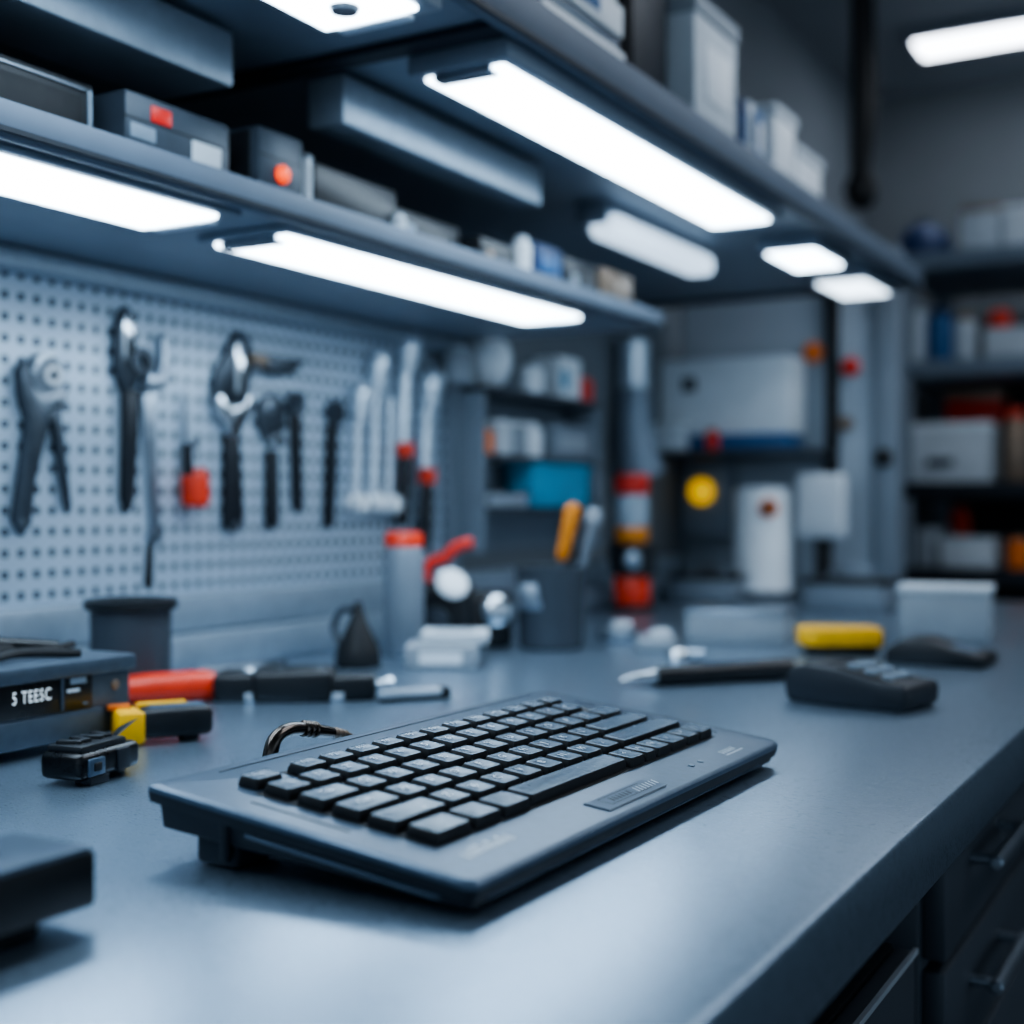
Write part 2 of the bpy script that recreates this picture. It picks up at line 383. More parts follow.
# rib line along the side and front of the tray
m = MB()
for (u0, v0, u1, v1) in ((0.0030, 0.02, 0.0030, 0.14), (0.02, 0.0035, KL-0.04, 0.0035)):
    a = T(u0, v0, -0.0125); c = T(u1, v1, -0.0125)
    m.tube([a, c], 0.0010, 6)
m.build('seam_rib', 'charcoal', kb)
# foot blocks at the back, short feet in front
for u in (0.012, KL-0.052):
    f = MB().box((u+0.013, 0.165, 0.013), (0.034, 0.030, 0.024), 0.003).build('rear_foot', 'charcoal2', kb)
    MB().box((u+0.014, 0.165, 0.0012), (0.030, 0.012, 0.0024), 0.0008).build('rubber_pad', 'black2', f)
for u in (0.03, KL-0.06):
    MB().box((u+0.01, 0.018, 0.0012), (0.022, 0.010, 0.0024), 0.0008).build('rubber_pad', 'black2', kb)
MB().box((0.0040, 0.155, 0.0165), (0.005, 0.006, 0.022), 0.002).build('side_latch', 'charcoal2', kb)
# grooves in the top
def kbox(name, u0, u1, v0, v1, w0, w1, mt, bev=0.0):
    m = MB(); bm = bmesh.new(); bmesh.ops.create_cube(bm, size=1)
    bmesh.ops.scale(bm, vec=Vector((u1-u0, v1-v0, w1-w0)), verts=bm.verts)
    if bev: bmesh.ops.bevel(bm, geom=list(bm.edges), offset=bev, segments=2, affect='EDGES')
    bmesh.ops.translate(bm, vec=Vector(((u0+u1)/2, (v0+v1)/2, (w0+w1)/2)), verts=bm.verts)
    m.merge(bm, KM); return m.build(name, mt, kb)
kbox('rear_groove', 0.046, 0.405, 0.1995, 0.2003, -0.001, 0.0004, 'keyside')
kbox('side_groove', 0.0165, 0.0178, 0.085, 0.150, -0.001, 0.0004, 'keyside')
kbox('side_groove', 0.4130, 0.4142, 0.045, 0.165, -0.001, 0.0004, 'keyside')  # dark strip painting the shading beside the raised right rim
kbox('key_gap_shade', 0.029, 0.399, 0.0405, 0.1585, -0.0012, 0.0003, 'keyside')  # dark sheets standing in for the shade in gaps between keys
kbox('key_gap_shade', 0.0725, 0.3885, 0.1585, 0.1775, -0.0012, 0.0003, 'keyside')
# keys
KEY_H = 0.0066
def keycap(u0, u1, v0, v1, legend='', size=0.0075):
    g = 0.0004
    def ring(i, w, r=0.0014): return [T(u, v, w) for u, v in rrect(u0+i, u1-i, v0+i, v1-i, [r]*4, 3)]
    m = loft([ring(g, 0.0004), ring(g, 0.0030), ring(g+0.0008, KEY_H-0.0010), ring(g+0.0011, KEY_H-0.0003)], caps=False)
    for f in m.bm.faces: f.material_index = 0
    tw = loft([ring(g+0.0011, KEY_H-0.0003), ring(g+0.0016, KEY_H), ring(g+0.0034, KEY_H-0.0003)], caps=False)
    tw.bm.faces.ensure_lookup_table()
    top = [tw.bm.verts.new(p) for p in ring(g+0.0034, KEY_H-0.0003)]; tw.bm.faces.new(top)
    bmesh.ops.remove_doubles(tw.bm, verts=tw.bm.verts, dist=1e-6)
    m.merge(tw.bm, None, 1)
    if legend:
        m.text(legend, size, KM @ Matrix.Translation(((u0+u1)/2-0.0015, (v0+v1)/2+0.001, KEY_H+0.00002)), 2)
    return m.build('keycap', ['keyside', 'keytop', 'legend'], kb, angle=50)
P = 0.0268
def row(u, v0, v1, legends, w=0.0215, pitch=P):
    for k, l in enumerate(legends): keycap(u+pitch*k, u+pitch*k+w, v0, v1, l)
keycap(0.0330, 0.0560, 0.1605, 0.1755, 'Esc', 0.0055)
for k in range(12): keycap(0.0743+0.0264*k, 0.0743+0.0264*k+0.0218, 0.1605, 0.1755, 'F%d' % (k+1), 0.0055)
row(0.0322, 0.1375, 0.1562, list('`1234567890-='))
keycap(0.0310, 0.0655, 0.1135, 0.1322, 'Tab', 0.0055); row(0.0705, 0.1135, 0.1322, list('QWERTYUIOP['))
keycap(0.3655, 0.3930, 0.1135, 0.1322, '', 0.0055)
keycap(0.0310, 0.0705, 0.0900, 0.1090, 'Caps', 0.0052); row(0.0752, 0.0900, 0.1090, list('ASDFGHJKL'))
keycap(0.3170, 0.3900, 0.0900, 0.1090, '')
keycap(0.0310, 0.0800, 0.0665, 0.0860, '', 0.0055); row(0.0845, 0.0665, 0.0860, list('ZXCVBNM,'), 0.0215, 0.0268)
keycap(0.3000, 0.3960, 0.0665, 0.0860, '')
keycap(0.0320, 0.0650, 0.0415, 0.0625, ''); keycap(0.0690, 0.0950, 0.0415, 0.0625, ''); keycap(0.0990, 0.1270, 0.0415, 0.0625, '')
keycap(0.1305, 0.2550, 0.0435, 0.0625, '')
for u0, u1, l in ((0.2580, 0.2790, '<'), (0.2815, 0.2975, '='), (0.3000, 0.3210, 'Fn'), (0.3240, 0.3490, '/'), (0.3520, 0.3730, '>'), (0.3750, 0.3970, '|')):
    keycap(u0, u1, 0.0415, 0.0615, l, 0.006)
# maker's marks and the embossed plate
m = MB(); u = 0.030; r = random.Random(3)
for k in range(9):
    h = r.choice((0.005, 0.0065, 0.0085)); w = r.choice((0.0032, 0.0040))
    for (du, dv, su, sv) in ((0, 0, 0.0024, h), (w-0.0018, 0, 0.0020, 0.0055), (0, 0.0030, w, 0.0026)):
        m.quad([T(u+du, 0.0215+dv, 0.0002), T(u+du+su, 0.0215+dv, 0.0002), T(u+du+su, 0.0215+dv+sv, 0.0002), T(u+du, 0.0215+dv+sv, 0.0002)])
    u += w+0.0016
m.build('printed_mark', 'legend', kb)
pl = kbox('name_plate', 0.158, 0.238, 0.0085, 0.0255, -0.0008, 0.0008, 'charcoal', 0.0005)
m = MB()
for (a, c, d, e2) in ((0.158, 0.1585, 0.008, 0.026), (0.158, 0.238, 0.0078, 0.0086), (0.170, 0.225, 0.0222, 0.0228), (0.170, 0.1706, 0.013, 0.0225), (0.205, 0.2056, 0.0135, 0.0225), (0.170, 0.225, 0.0125, 0.0131)):
    m.quad([T(a, d, 0.0010), T(c, d, 0.0010), T(c, e2, 0.0010), T(a, e2, 0.0010)])
for k in range(6):
    uu = 0.177+0.0045*k
    m.quad([T(uu, 0.0150, 0.0010), T(uu+0.0030, 0.0150, 0.0010), T(uu+0.0034, 0.0205, 0.0010), T(uu+0.0024, 0.0205, 0.0010)])
m.build('plate_lines', 'keyside', pl)
m = MB()
for k in range(7):
    uu = 0.209+0.0045*k
    m.quad([T(uu, 0.0135, 0.0011), T(uu+0.0012, 0.0135, 0.0011), T(uu+0.0040, 0.0200, 0.0011), T(uu+0.0030, 0.0200, 0.0011)])
m.build('plate_print', 'legend', pl)
m = MB()
for k in range(5):
    uu = 0.352+0.005*k
    m.quad([T(uu, 0.0150, 0.0003), T(uu+0.002, 0.0150, 0.0003), T(uu+0.0035, 0.0205, 0.0003), T(uu+0.0022, 0.0205, 0.0003)])
m.quad([T(0.350, 0.0118, 0.0003), T(0.380, 0.0118, 0.0003), T(0.380, 0.0128, 0.0003), T(0.350, 0.0128, 0.0003)])
m.build('corner_mark', 'legend', kb)
m = MB()
for k in range(2):
    uu = 0.300+0.016*k
    m.lathe([(0.0022, 0), (0.0022, 0.0006), (0.0014, 0.0009)], T(uu, 0.018, 0), T(0, 0, 1)-T(0, 0, 0), 12)
m.build('indicator', 'print_dim', kb)

# ------------------------------------------------------------------ display device at left
b = V(-0.905, 0.60, TOP)
dv = thing('bench_instrument', 'dark grey bench instrument with lit digital readout at the left edge', 'instrument', b)
X0, X1, Y0, Y1 = -0.985, -0.815, 0.40, 0.792
MB().span(X0, X1, Y0, Y1, TOP+0.008, TOP+0.066, 0.003).build('casing', 'device', dv, b)
MB().span(X0-0.003, X1+0.004, Y0-0.003, Y1+0.004, TOP+0.057, TOP+0.070, 0.003).build('lid', 'device', dv, b)
MB().span(X1-0.02, X1+0.003, Y0, Y1-0.03, TOP+0.0075, TOP+0.030, 0.003).build('lower_panel', 'device', dv, b)
dp = MB().span(X1-0.01, X1+0.0015, 0.50, 0.750, TOP+0.031, TOP+0.0595, 0.001).build('display_panel', 'gloss_black', dv, b)
RX = Matrix(((0, 0, 1, 0), (1, 0, 0, 0), (0, 1, 0, 0), (0, 0, 0, 1)))        # text facing +x, reading along +y
MB().span(X1, X1+0.0025, 0.718, 0.7205, TOP+0.032, TOP+0.058).build('divider', 'device', dp, b)
MB().text('5 TEESC', 0.0100, Matrix.Translation((X1+0.0019, 0.690, TOP+0.0465)) @ RX @ Matrix.Diagonal((0.9, 1.35, 1, 1)), 0).build('readout', 'led_text', dp, b)
m = MB().span(X1, X1+0.0022, 0.727, 0.743, TOP+0.0515, TOP+0.0565)
m.build('indicator', 'print_dim', dp, b)
MB().span(X1, X1+0.0022, 0.724, 0.736, TOP+0.0455, TOP+0.0478).build('indicator', 'legend', dp, b)
MB().span(X1, X1+0.0022, 0.740, 0.745, TOP+0.0345, TOP+0.0360).build('indicator', 'print_dim', dp, b)
MB().lathe([(0.0042, 0), (0.0042, 0.001), (0.0025, 0.0018)], (X1, 0.775, TOP+0.046), (1, 0, 0), 16).build('screw', 'tan', dv, b)
MB().lathe([(0.0032, 0), (0.0032, 0.001), (0.002, 0.0016)], (X1+0.0005, 0.757, TOP+0.024), (1, 0, 0), 16).build('button', 'steel', dv, b)
for x, y in ((X0+0.02, Y0+0.02), (X1-0.02, Y0+0.02), (X0+0.02, Y1-0.02), (X1-0.02, Y1-0.02)):
    MB().lathe([(0.011, 0), (0.011, 0.008)], (x, y, TOP), (0, 0, 1), 16).build('foot', 'black2', dv, b)
ZL = TOP+0.070
m = MB()
for k in range(5):
    rr = random.Random(20+k); y = 0.42+0.01*k; pts = []
    while y < 0.79:
        pts.append(V(X0+0.03+0.026*k+rr.uniform(-0.02, 0.02), y, ZL+0.0025+rr.uniform(0, 0.003))); y += 0.042
    m.tube(pts, 0.0034, 8, sub=5)
c1 = m.build('test_cable', 'black2', None, (-0.90, 0.6, ZL)); tag(c1, 'loose black test cables lying across the top of the instrument', 'cable')
m = MB()
m.tube([V(-0.84, 0.50, ZL+0.003), V(-0.845, 0.58, ZL+0.005), V(-0.90, 0.65, ZL+0.009), V(-0.945, 0.70, ZL+0.006), V(-0.90, 0.765, ZL+0.004)], 0.003, 8, sub=6)
m.tube([V(-0.95, 0.66, ZL+0.006), V(-0.93, 0.70, ZL+0.010), V(-0.905, 0.735, ZL+0.008), V(-0.87, 0.765, ZL+0.006)], [0.005, 0.006, 0.006, 0.004], 10, sub=5)
m.build('probe', 'gloss_black', c1, (-0.90, 0.6, ZL))

# ------------------------------------------------------------------ near black box, bottom left
b = V(-0.49, 0.31, TOP)
t = thing('power_adapter', 'blurred black box on the bench at the bottom left corner', 'box', b)
MB().box((-0.4875, 0.315, TOP+0.0225), (0.055, 0.224, 0.026), 0.003).build('casing', 'black', t, b)
MB().box((-0.487, 0.315, TOP+0.0345), (0.052, 0.22, 0.006), 0.002).build('lid', 'charcoal', t, b)
for y in (0.23, 0.39):
    MB().box((-0.490, y, TOP+0.006), (0.036, 0.03, 0.012), 0.002).build('foot', 'black2', t, b)
MB().lathe([(0.011, 0), (0.010, 0.0012)], (-0.492, 0.385, TOP+0.0374), (0, 0, 1), 20).build('dial', 'black2', t, b)

# ------------------------------------------------------------------ cup
p = at_z(131, 692); b = V(p.x, p.y, TOP)
t = thing('pen_pot', 'dark cylindrical canister with wide rim behind the instrument', 'canister', b)
MB().lathe([(0.037, 0), (0.040, 0.003), (0.041, 0.086), (0.041, 0.09)], (0, 0, 0), seg=40).build('body', 'panel_dark', t)
MB().lathe([(0.040, 0.084), (0.0475, 0.087), (0.0475, 0.095), (0.044, 0.097), (0.036, 0.0975), (0.034, 0.088), (0.0, 0.0875)], seg=40).build('rim', 'black', t)

# ------------------------------------------------------------------ red handled pliers
A = at_z(126, 690, TOP+0.014); B = at_z(219, 685, TOP+0.014); C = at_z(345, 684, TOP+0.014)
b = V(B.x, B.y, TOP)
t = thing('crimping_pliers', 'large crimping pliers with a thick red handle lying behind the yellow tool', 'pliers', b)
d = (B-A).normalized(); s_ = V(d.y, -d.x, 0)
MB().tube([A, A+d*0.02, A+(B-A)*0.5, B-d*0.012, B], [0.0130, 0.0152, 0.0156, 0.0156, 0.010], 16, sub=4).build('handle', 'red', t, b)
A2 = A+s_*-0.035+d*0.0; 
MB().tube([A2, A2+d*0.06, B-s_*0.018], [0.007, 0.0075, 0.007], 12, sub=4).build('handle', 'red', t, b)
d2 = (C-B); L2 = d2.length; d2.normalize(); n2 = V(d2.y, -d2.x, 0)
hd = MB()
ang = math.atan2(d2.y, d2.x)
hd.box(B+d2*0.022+V(0, 0, -0.001), (0.050, 0.050, 0.030), 0.006, 3, rz=ang)
hd.box(B+d2*0.075+V(0, 0, 0.001), (0.080, 0.062, 0.032), 0.007, 3, rz=ang)
hd.box(B+d2*0.125+n2*0.010+V(0, 0, -0.002), (0.062, 0.028, 0.026), 0.006, 3, rz=ang+0.12)
hd.box(B+d2*0.125-n2*0.012+V(0, 0, -0.003), (0.056, 0.024, 0.024), 0.006, 3, rz=ang-0.1)
hd.build('jaw_head', 'black', t, b)
m = MB()
for q, s2 in ((0.03, 0.006), (0.062, 0.005), (0.10, 0.006)):
    m.lathe([(s2, 0), (s2, 0.003), (s2*0.6, 0.005)], B+d2*q+n2*0.006+V(0, 0, 0.012), (0, 0, 1), 14)
    m.box(B+d2*(q+0.012)+n2*0.0245+V(0, 0, -0.009), (0.026, 0.006, 0.008), 0.001, rz=ang)
m.build('pivot', 'pale_steel', t, b)
# steel strip behind
a = at_z(196, 669, TOP+0.008); c = at_z(280, 660, TOP+0.008)
b = V((a.x+c.x)/2, (a.y+c.y)/2, TOP); dd = c-a
st = MB().box((a+c)/2+V(0, 0, -0.003), (dd.length, 0.03, 0.010), 0.003, rz=math.atan2(dd.y, dd.x)).build('steel_bar', 'chrome', None, b)
tag(st, 'flat bright steel bar lying behind the crimping pliers', 'metal bar')

# ------------------------------------------------------------------ yellow and black tool
p = at_z(172, 743); b = V(p.x, p.y, TOP)
t = thing('laser_measure', 'black handheld tool with yellow grip lying next to the instrument', 'hand tool', b)
e = at_z(203, 741); d = (e-p).normalized(); d = (V(0.55, 0.83, 0)).normalized(); ang = math.atan2(d.y, d.x); n = V(-d.y, d.x, 0)
MB().box(n*0.014+d*0.004+V(0, 0, 0.0165), (0.060, 0.034, 0.024), 0.006, 3, rz=ang).build('body', 'black', t)
MB().box(n*0.014+d*0.006+V(0, 0, 0.0275), (0.046, 0.022, 0.004), 0.0015, 2, rz=ang).build('top_cover', 'charcoal', t)
MB().box(n*0.014+d*-0.032+V(0, 0, 0.014), (0.022, 0.037, 0.027), 0.004, 2, rz=ang).build('grip', 'yellow', t)
MB().box(n*0.022+d*-0.004+V(0, 0, 0.0295), (0.040, 0.010, 0.003), 0.001, 2, rz=ang).build('stripe', 'yellow', t)
MB().box(n*0.024+d*-0.038+V(0, 0, 0.0285), (0.018, 0.010, 0.004), 0.001, 2, rz=ang).build('switch', 'orange', t)
MB().lathe([(0.008, 0), (0.009, 0.004), (0.008, 0.006)], n*0.012+d*0.016, (0, 0, 1), 16).build('foot', 'black2', t)
MB().lathe([(0.008, 0), (0.009, 0.003)], n*0.012+d*-0.032, (0, 0, 1), 16).build('foot', 'black2', t)

# ------------------------------------------------------------------ small black connector gadget
p = at_z(81, 790); q = at_z(140, 772); b = V((p.x+q.x)/2-0.02, (p.y+q.y)/2, TOP); d = (q-p); Lg = d.length; d.normalize(); ang = math.atan2(d.y, d.x)
t = thing('connector_block', 'small glossy black connector lying in front of the instrument', 'connector', b, ang)
MB().box((0, 0, 0.0135), (0.066, 0.036, 0.019), 0.005, 3).build('body', 'gloss_black', t)
m = MB()
m.box((-0.004, 0, 0.0245), (0.050, 0.030, 0.006), 0.0025, 2)
for k in range(4): m.box((-0.020+0.011*k, 0.002, 0.028), (0.007, 0.018, 0.004), 0.0012, 2, rz=0.3*(-1)**k)
m.build('lid', 'black', t)
MB().box((-0.018, -0.0185, 0.0125), (0.017, 0.003, 0.012), 0.001, 2).build('socket', 'charcoal', t)
MB().box((-0.018, -0.0195, 0.0125), (0.008, 0.003, 0.006), 0.001, 2).build('socket_hole', 'black2', t)
MB().box((0.012, -0.0180, 0.013), (0.014, 0.003, 0.015), 0.001, 2).build('window', 'charcoal2', t)
MB().box((-0.014, -0.012, 0.003), (0.020, 0.014, 0.006), 0.001, 2).build('foot', 'charcoal2', t)
MB().box((0.018, 0.004, 0.0025), (0.024, 0.022, 0.005), 0.001, 2).build('foot', 'charcoal2', t)
MB().prism([(0.016, -0.008, 0.026), (0.028, -0.009, 0.035), (0.048, -0.006, 0.036), (0.047, 0.006, 0.028), (0.034, 0.006, 0.022)], (0.0, 0.008, -0.004), 0.001).build('fin', 'black', t)

# ------------------------------------------------------------------ bent tube behind keyboard
def at_bt(px, py): return at_x(px, py, -0.552)
p0 = at_bt(270, 752); p0 = V(p0.x, p0.y-0.004, TOP+0.0)
pts = [V(p0.x, p0.y-0.004, TOP), at_bt(271, 752), at_bt(277, 737), at_bt(289, 729.5), at_bt(303, 728.5), at_bt(318, 730), at_bt(333, 732.5)]
b = V(pts[0].x, pts[0].y, TOP)
t = thing('bent_tube', 'bent dark metal tube with a ringed collar rising behind the keyboard', 'tube', b)
MB().tube(pts, [0.0052, 0.0050, 0.0046, 0.0044, 0.0042, 0.0042, 0.0036], 16, sub=6).build('tube_body', 'gunmetal', t, b)
dcol = (at_bt(318, 730)-at_bt(303, 728.5)).normalized()
m = MB()
for k in range(3): m.lathe([(0.0046, 0), (0.0056, 0.0008), (0.0056, 0.0022), (0.0046, 0.003)], at_bt(303+5*k, 728.5+0.5*k), dcol, 20)
m.build('collar', 'gunmetal', t, b)
m = MB().tube([at_bt(332, 732.4), at_bt(344, 734), at_bt(354, 735.5)], [0.0038, 0.0028, 0.0008], 12)
for k in range(3): m.lathe([(0.0036-0.0005*k, 0), (0.0040-0.0005*k, 0.0008), (0.0036-0.0005*k, 0.0016)], at_bt(335+5*k, 732.8+0.6*k), dcol, 16)
m.build('tip', 'tan', t, b)

# ------------------------------------------------------------------ small metal bits behind keyboard
def lump(name, label, cat, px, py, parts, m_='chrome', rz=0.0, group=None):
    p = at_z(px, py); t = thing(name, label, cat, p, rz, group)
    for nm, fn, mt in parts:
        m = MB(); fn(m); m.build(nm, mt, t)
    return t
lump('hex_key', 'shiny short pin lying left of the pocket blade', 'metal part', 368, 691, [
    ('shaft', lambda m: m.cyl((-0.025, 0, 0.006), (0.020, 0, 0.006), 0.0040, 0.0045, bev=0.001), 'pale_steel'),
    ('head', lambda m: m.cyl((0.018, 0, 0.0065), (0.028, 0, 0.0065), 0.0065, seg=6, bev=0.001), 'pale_steel')], rz=1.0)
lump('hex_nut', 'shiny loose nut between pliers head and keyboard', 'metal part', 357, 695, [
    ('nut', lambda m: m.lathe([(0.004, 0), (0.010, 0), (0.011, 0.002), (0.011, 0.007), (0.010, 0.009), (0.004, 0.009)], seg=6), 'chrome'),
    ('washer', lambda m: m.lathe([(0.012, 0), (0.012, 0.0015)], seg=24), 'steel')])
lump('pocket_blade', 'short silver blade with dark edge behind the keyboard', 'blade', 411, 700, [
    ('blade', lambda m: m.prism([(-0.035, -0.008, 0.004), (0.030, -0.008, 0.004), (0.036, 0, 0.004), (0.030, 0.009, 0.004), (-0.028, 0.009, 0.004)], (0, 0, 0.007), 0.001), 'pale_steel'),
    ('sole', lambda m: m.box((0, 0, 0.002), (0.068, 0.018, 0.004), 0.001), 'black'),
    ('tail', lambda m: m.box((0.034, 0, 0.006), (0.012, 0.016, 0.011), 0.002), 'black')], rz=0.95)

# ------------------------------------------------------------------ handheld terminal on the right
p = at_z(787, 701); q = at_z(903, 714); d = q-p; Lh = d.length; ang = math.atan2(d.y, d.x)
t = thing('handset', 'black handheld keypad device with grey buttons right of the keyboard', 'handset', p, ang)
prof = [(-0.002, 0.004), (-0.004, 0.020), (0.004, 0.034), (0.020, 0.0385), (0.055, 0.036), (0.095, 0.027), (Lh, 0.025), (Lh+0.003, 0.018), (Lh+0.002, 0.005), (Lh-0.004, 0.0), (0.004, 0.0)]
MB().prism([V(x, 0, z) for x, z in prof], (0, 0.072, 0), 0.003).build('body', 'charcoal2', t, angle=50)
m = MB(); 
sl = math.atan2(0.027-0.036, 0.04)
MB().box((0.080, 0.036, 0.0312), (0.060, 0.058, 0.003), 0.001, rot=Matrix.Rotation(-sl, 3, 'Y')).build('keypad', 'black', t)
for i in range(3):
    for j in range(3):
        MB().lathe([(0.0062, 0), (0.0062, 0.003), (0.0045, 0.0045)], (0.062+0.018*i, 0.018+0.018*j, 0.0352-0.0036*i), (0.2, 0, 1), 16).build('button', 'print_dim', t)
MB().box((0.026, 0.036, 0.0385), (0.028, 0.05, 0.002), 0.001).build('screen', 'black', t)

# soldering pen
a = at_z(655, 677, TOP+0.010); c = at_z(790, 668, TOP+0.012)
b = V(a.x, a.y, TOP); d = (c-a).normalized()
t = thing('soldering_pen', 'black barrelled soldering pen with silver tip pointing left', 'soldering pen', b)
MB().tube([a, a+d*0.02, a+(c-a)*0.5, c], [0.0095, 0.0115, 0.0112, 0.012], 16, sub=3).build('barrel', 'black', t, b)
MB().tube([a-d*0.042+V(0, 0, -0.002), a-d*0.02, a+d*0.001], [0.0015, 0.0055, 0.0085], 14, sub=4).build('tip', 'chrome', t, b)
MB().box(a+(c-a)*0.55+V(0, 0, 0.010), (0.07, 0.010, 0.006), 0.002, rz=math.atan2(d.y, d.x)).build('switch', 'charcoal', t, b)

# yellow case + black phone + grey block
p = at_z(800, 656); t = thing('tape_case', 'yellow plastic case with cut corners behind the handset', 'plastic case', p, 0.45)
MB().prism([(0, 0.012, 0.012), (0.02, -0.004, 0.012), (0.105, 0.0, 0.012), (0.102, 0.045, 0.012), (0.02, 0.055, 0.012), (0, 0.035, 0.012)], (0, 0, 0.024), 0.004).build('shell', 'yellow', t)
MB().box((0.055, 0.025, 0.006), (0.09, 0.04, 0.012), 0.002).build('sole', 'black', t)
MB().box((0.100, 0.024, 0.020), (0.018, 0.03, 0.022), 0.003).build('clip', 'black', t)
p = at_z(884, 664); q = at_z(984, 670); d = q-p
t = thing('desk_phone_receiver', 'flat black wedge shaped device at the bench right edge behind the handset', 'handset', p, math.atan2(d.y, d.x))
MB().prism([V(x, 0, z) for x, z in ((0, 0.0), (0, 0.018), (0.02, 0.031), (0.045, 0.033), (0.08, 0.022), (d.length, 0.015), (d.length+0.003, 0.004), (d.length-0.004, 0))], (0, 0.08, 0), 0.003).build('body', 'black', t)
MB().box((0.088, 0.04, 0.0205), (0.03, 0.05, 0.003), 0.001, rot=Matrix.Rotation(0.15, 3, 'Y')).build('pad', 'charcoal', t)
p = at_z(895, 640); q = at_z(992, 640); 
t = thing('parts_box', 'pale grey box on the bench behind the wedge shaped device', 'box', (p.x, p.y, TOP), 0.12)
MB().box((0.066, 0.05, 0.035), (0.124, 0.09, 0.070), 0.004).build('body', 'greycard', t)
MB().box((0.066, 0.05, 0.0735), (0.129, 0.095, 0.010), 0.003).build('lid', 'offwhite', t)

# grey box in middle, small parts
p = at_z(685, 642)
t = thing('parts_box', 'low grey metal box on the bench in front of the white canister', 'box', (p.x, p.y, TOP), 0.15)
MB().box((0.07, 0.045, 0.021), (0.14, 0.09, 0.042), 0.004).build('body', 'greycard', t)
MB().box((0.07, 0.045, 0.0435), (0.146, 0.095, 0.008), 0.003).build('lid', 'steel', t)
for k, (px, py, s, lb2) in enumerate(((617, 642, 0.030, 'blurred pale clamp block left of the low grey box'), (655, 652, 0.028, 'blurred flat pale block just left of the low grey box'))):
    p = at_z(px, py); t = thing('clamp_block', lb2, 'metal block', p, 0.3)
    MB().box((0, 0.02, 0.009), (s*1.8, 0.05, 0.018), 0.003).build('base', 'steel' if k == 0 else 'greycard', t)
    MB().box((0.005, 0.02, 0.022), (s*0.9, 0.03, 0.012), 0.003).build('jaw', 'offwhite', t)
p = at_z(678, 661); t = thing('round_knob', 'small shiny round knob on the bench above the soldering pen', 'knob', p)
MB().lathe([(0.012, 0), (0.014, 0.003), (0.012, 0.012), (0.007, 0.016), (0.0, 0.017)], seg=20).build('cap', 'chrome', t)
MB().cyl((0.008, 0.006, 0.008), (0.030, 0.012, 0.008), 0.007, bev=0.001).build('stem', 'steel', t)

# white boxes
p = at_z(403, 670); t = thing('card_box', 'flat pale box on the bench, the lower of two stacked behind the keyboard', 'box', p, 0.5)
MB().box((0.044, 0.045, 0.0135), (0.085, 0.085, 0.027), 0.002).build('body', 'greycard', t)
MB().box((0.044, 0.002, 0.0135), (0.05, 0.001, 0.014), 0.0).build('label_patch', 'white', t)
t = thing('card_box', 'thin white box on top of the flat pale box', 'box', p+V(0, 0, 0.027), 0.5)
MB().box((0.058, 0.060, 0.007), (0.080, 0.070, 0.014), 0.002).build('body', 'offwhite', t)
MB().box((0.058, 0.060, 0.0145), (0.050, 0.030, 0.001), 0.0).build('label_patch', 'greycard', t)

# black nozzle bottle
p = at_z(358, 667); t = thing('nozzle_bottle', 'small black cone shaped bottle left of the grey bottle', 'bottle', p)
MB().lathe([(0.026, 0), (0.028, 0.004), (0.026, 0.022), (0.012, 0.052), (0.006, 0.068), (0.004, 0.078)], seg=24).build('body', 'black2', t)
MB().tube([V(-0.022, 0, 0.02), V(-0.036, 0, 0.045), V(-0.024, 0, 0.066), V(-0.003, 0, 0.068)], 0.004, 8, sub=5).build('handle', 'darksteel', t)

# grey bottle with red cap
p = at_z(404, 656); t = thing('spray_bottle', 'slim grey bottle with a red cap against the wall rail', 'bottle', p)
MB().lathe([(0.024, 0), (0.026, 0.003), (0.026, 0.128), (0.024, 0.140), (0.020, 0.146)], seg=28).build('body', 'panel', t)
MB().lathe([(0.0245, 0.141), (0.0245, 0.155), (0.022, 0.159)], seg=28).build('cap', 'red', t)

# black power tool with white dial
p = at_z(462, 648); t = thing('bench_grinder', 'black bench grinder with white dial and silver nozzle beside the black pot', 'power tool', p, PHI)
MB().box((-0.022, 0.03, 0.045), (0.075, 0.085, 0.09), 0.014, 3).build('motor', 'black', t)
MB().box((0.038, 0.03, 0.038), (0.06, 0.075, 0.075), 0.012, 3).build('gear_case', 'black2', t)
MB().lathe([(0.021, 0), (0.023, 0.005), (0.018, 0.010), (0.0, 0.011)], (-0.014, -0.012, 0.086), (0.35, -0.8, 0.55), 28).build('dial', 'white', t)
MB().lathe([(0.020, 0), (0.020, 0.012), (0.014, 0.016), (0.0, 0.015)], (0.048, -0.009, 0.052), (0, -1, 0.05), 24).build('nozzle', 'chrome', t)
MB().lathe([(0.019, 0), (0.019, 0.008), (0.010, 0.010)], (-0.036, -0.014, 0.038), (0, -1, 0.0), 24).build('knob', 'darksteel', t)
MB().tube([V(-0.05, 0.02, 0.085), V(-0.046, 0.02, 0.112), V(-0.024, 0.02, 0.122), V(-0.006, 0.02, 0.138), V(0.014, 0.02, 0.142)], 0.008, 10, sub=5).build('lever', 'deepred', t)

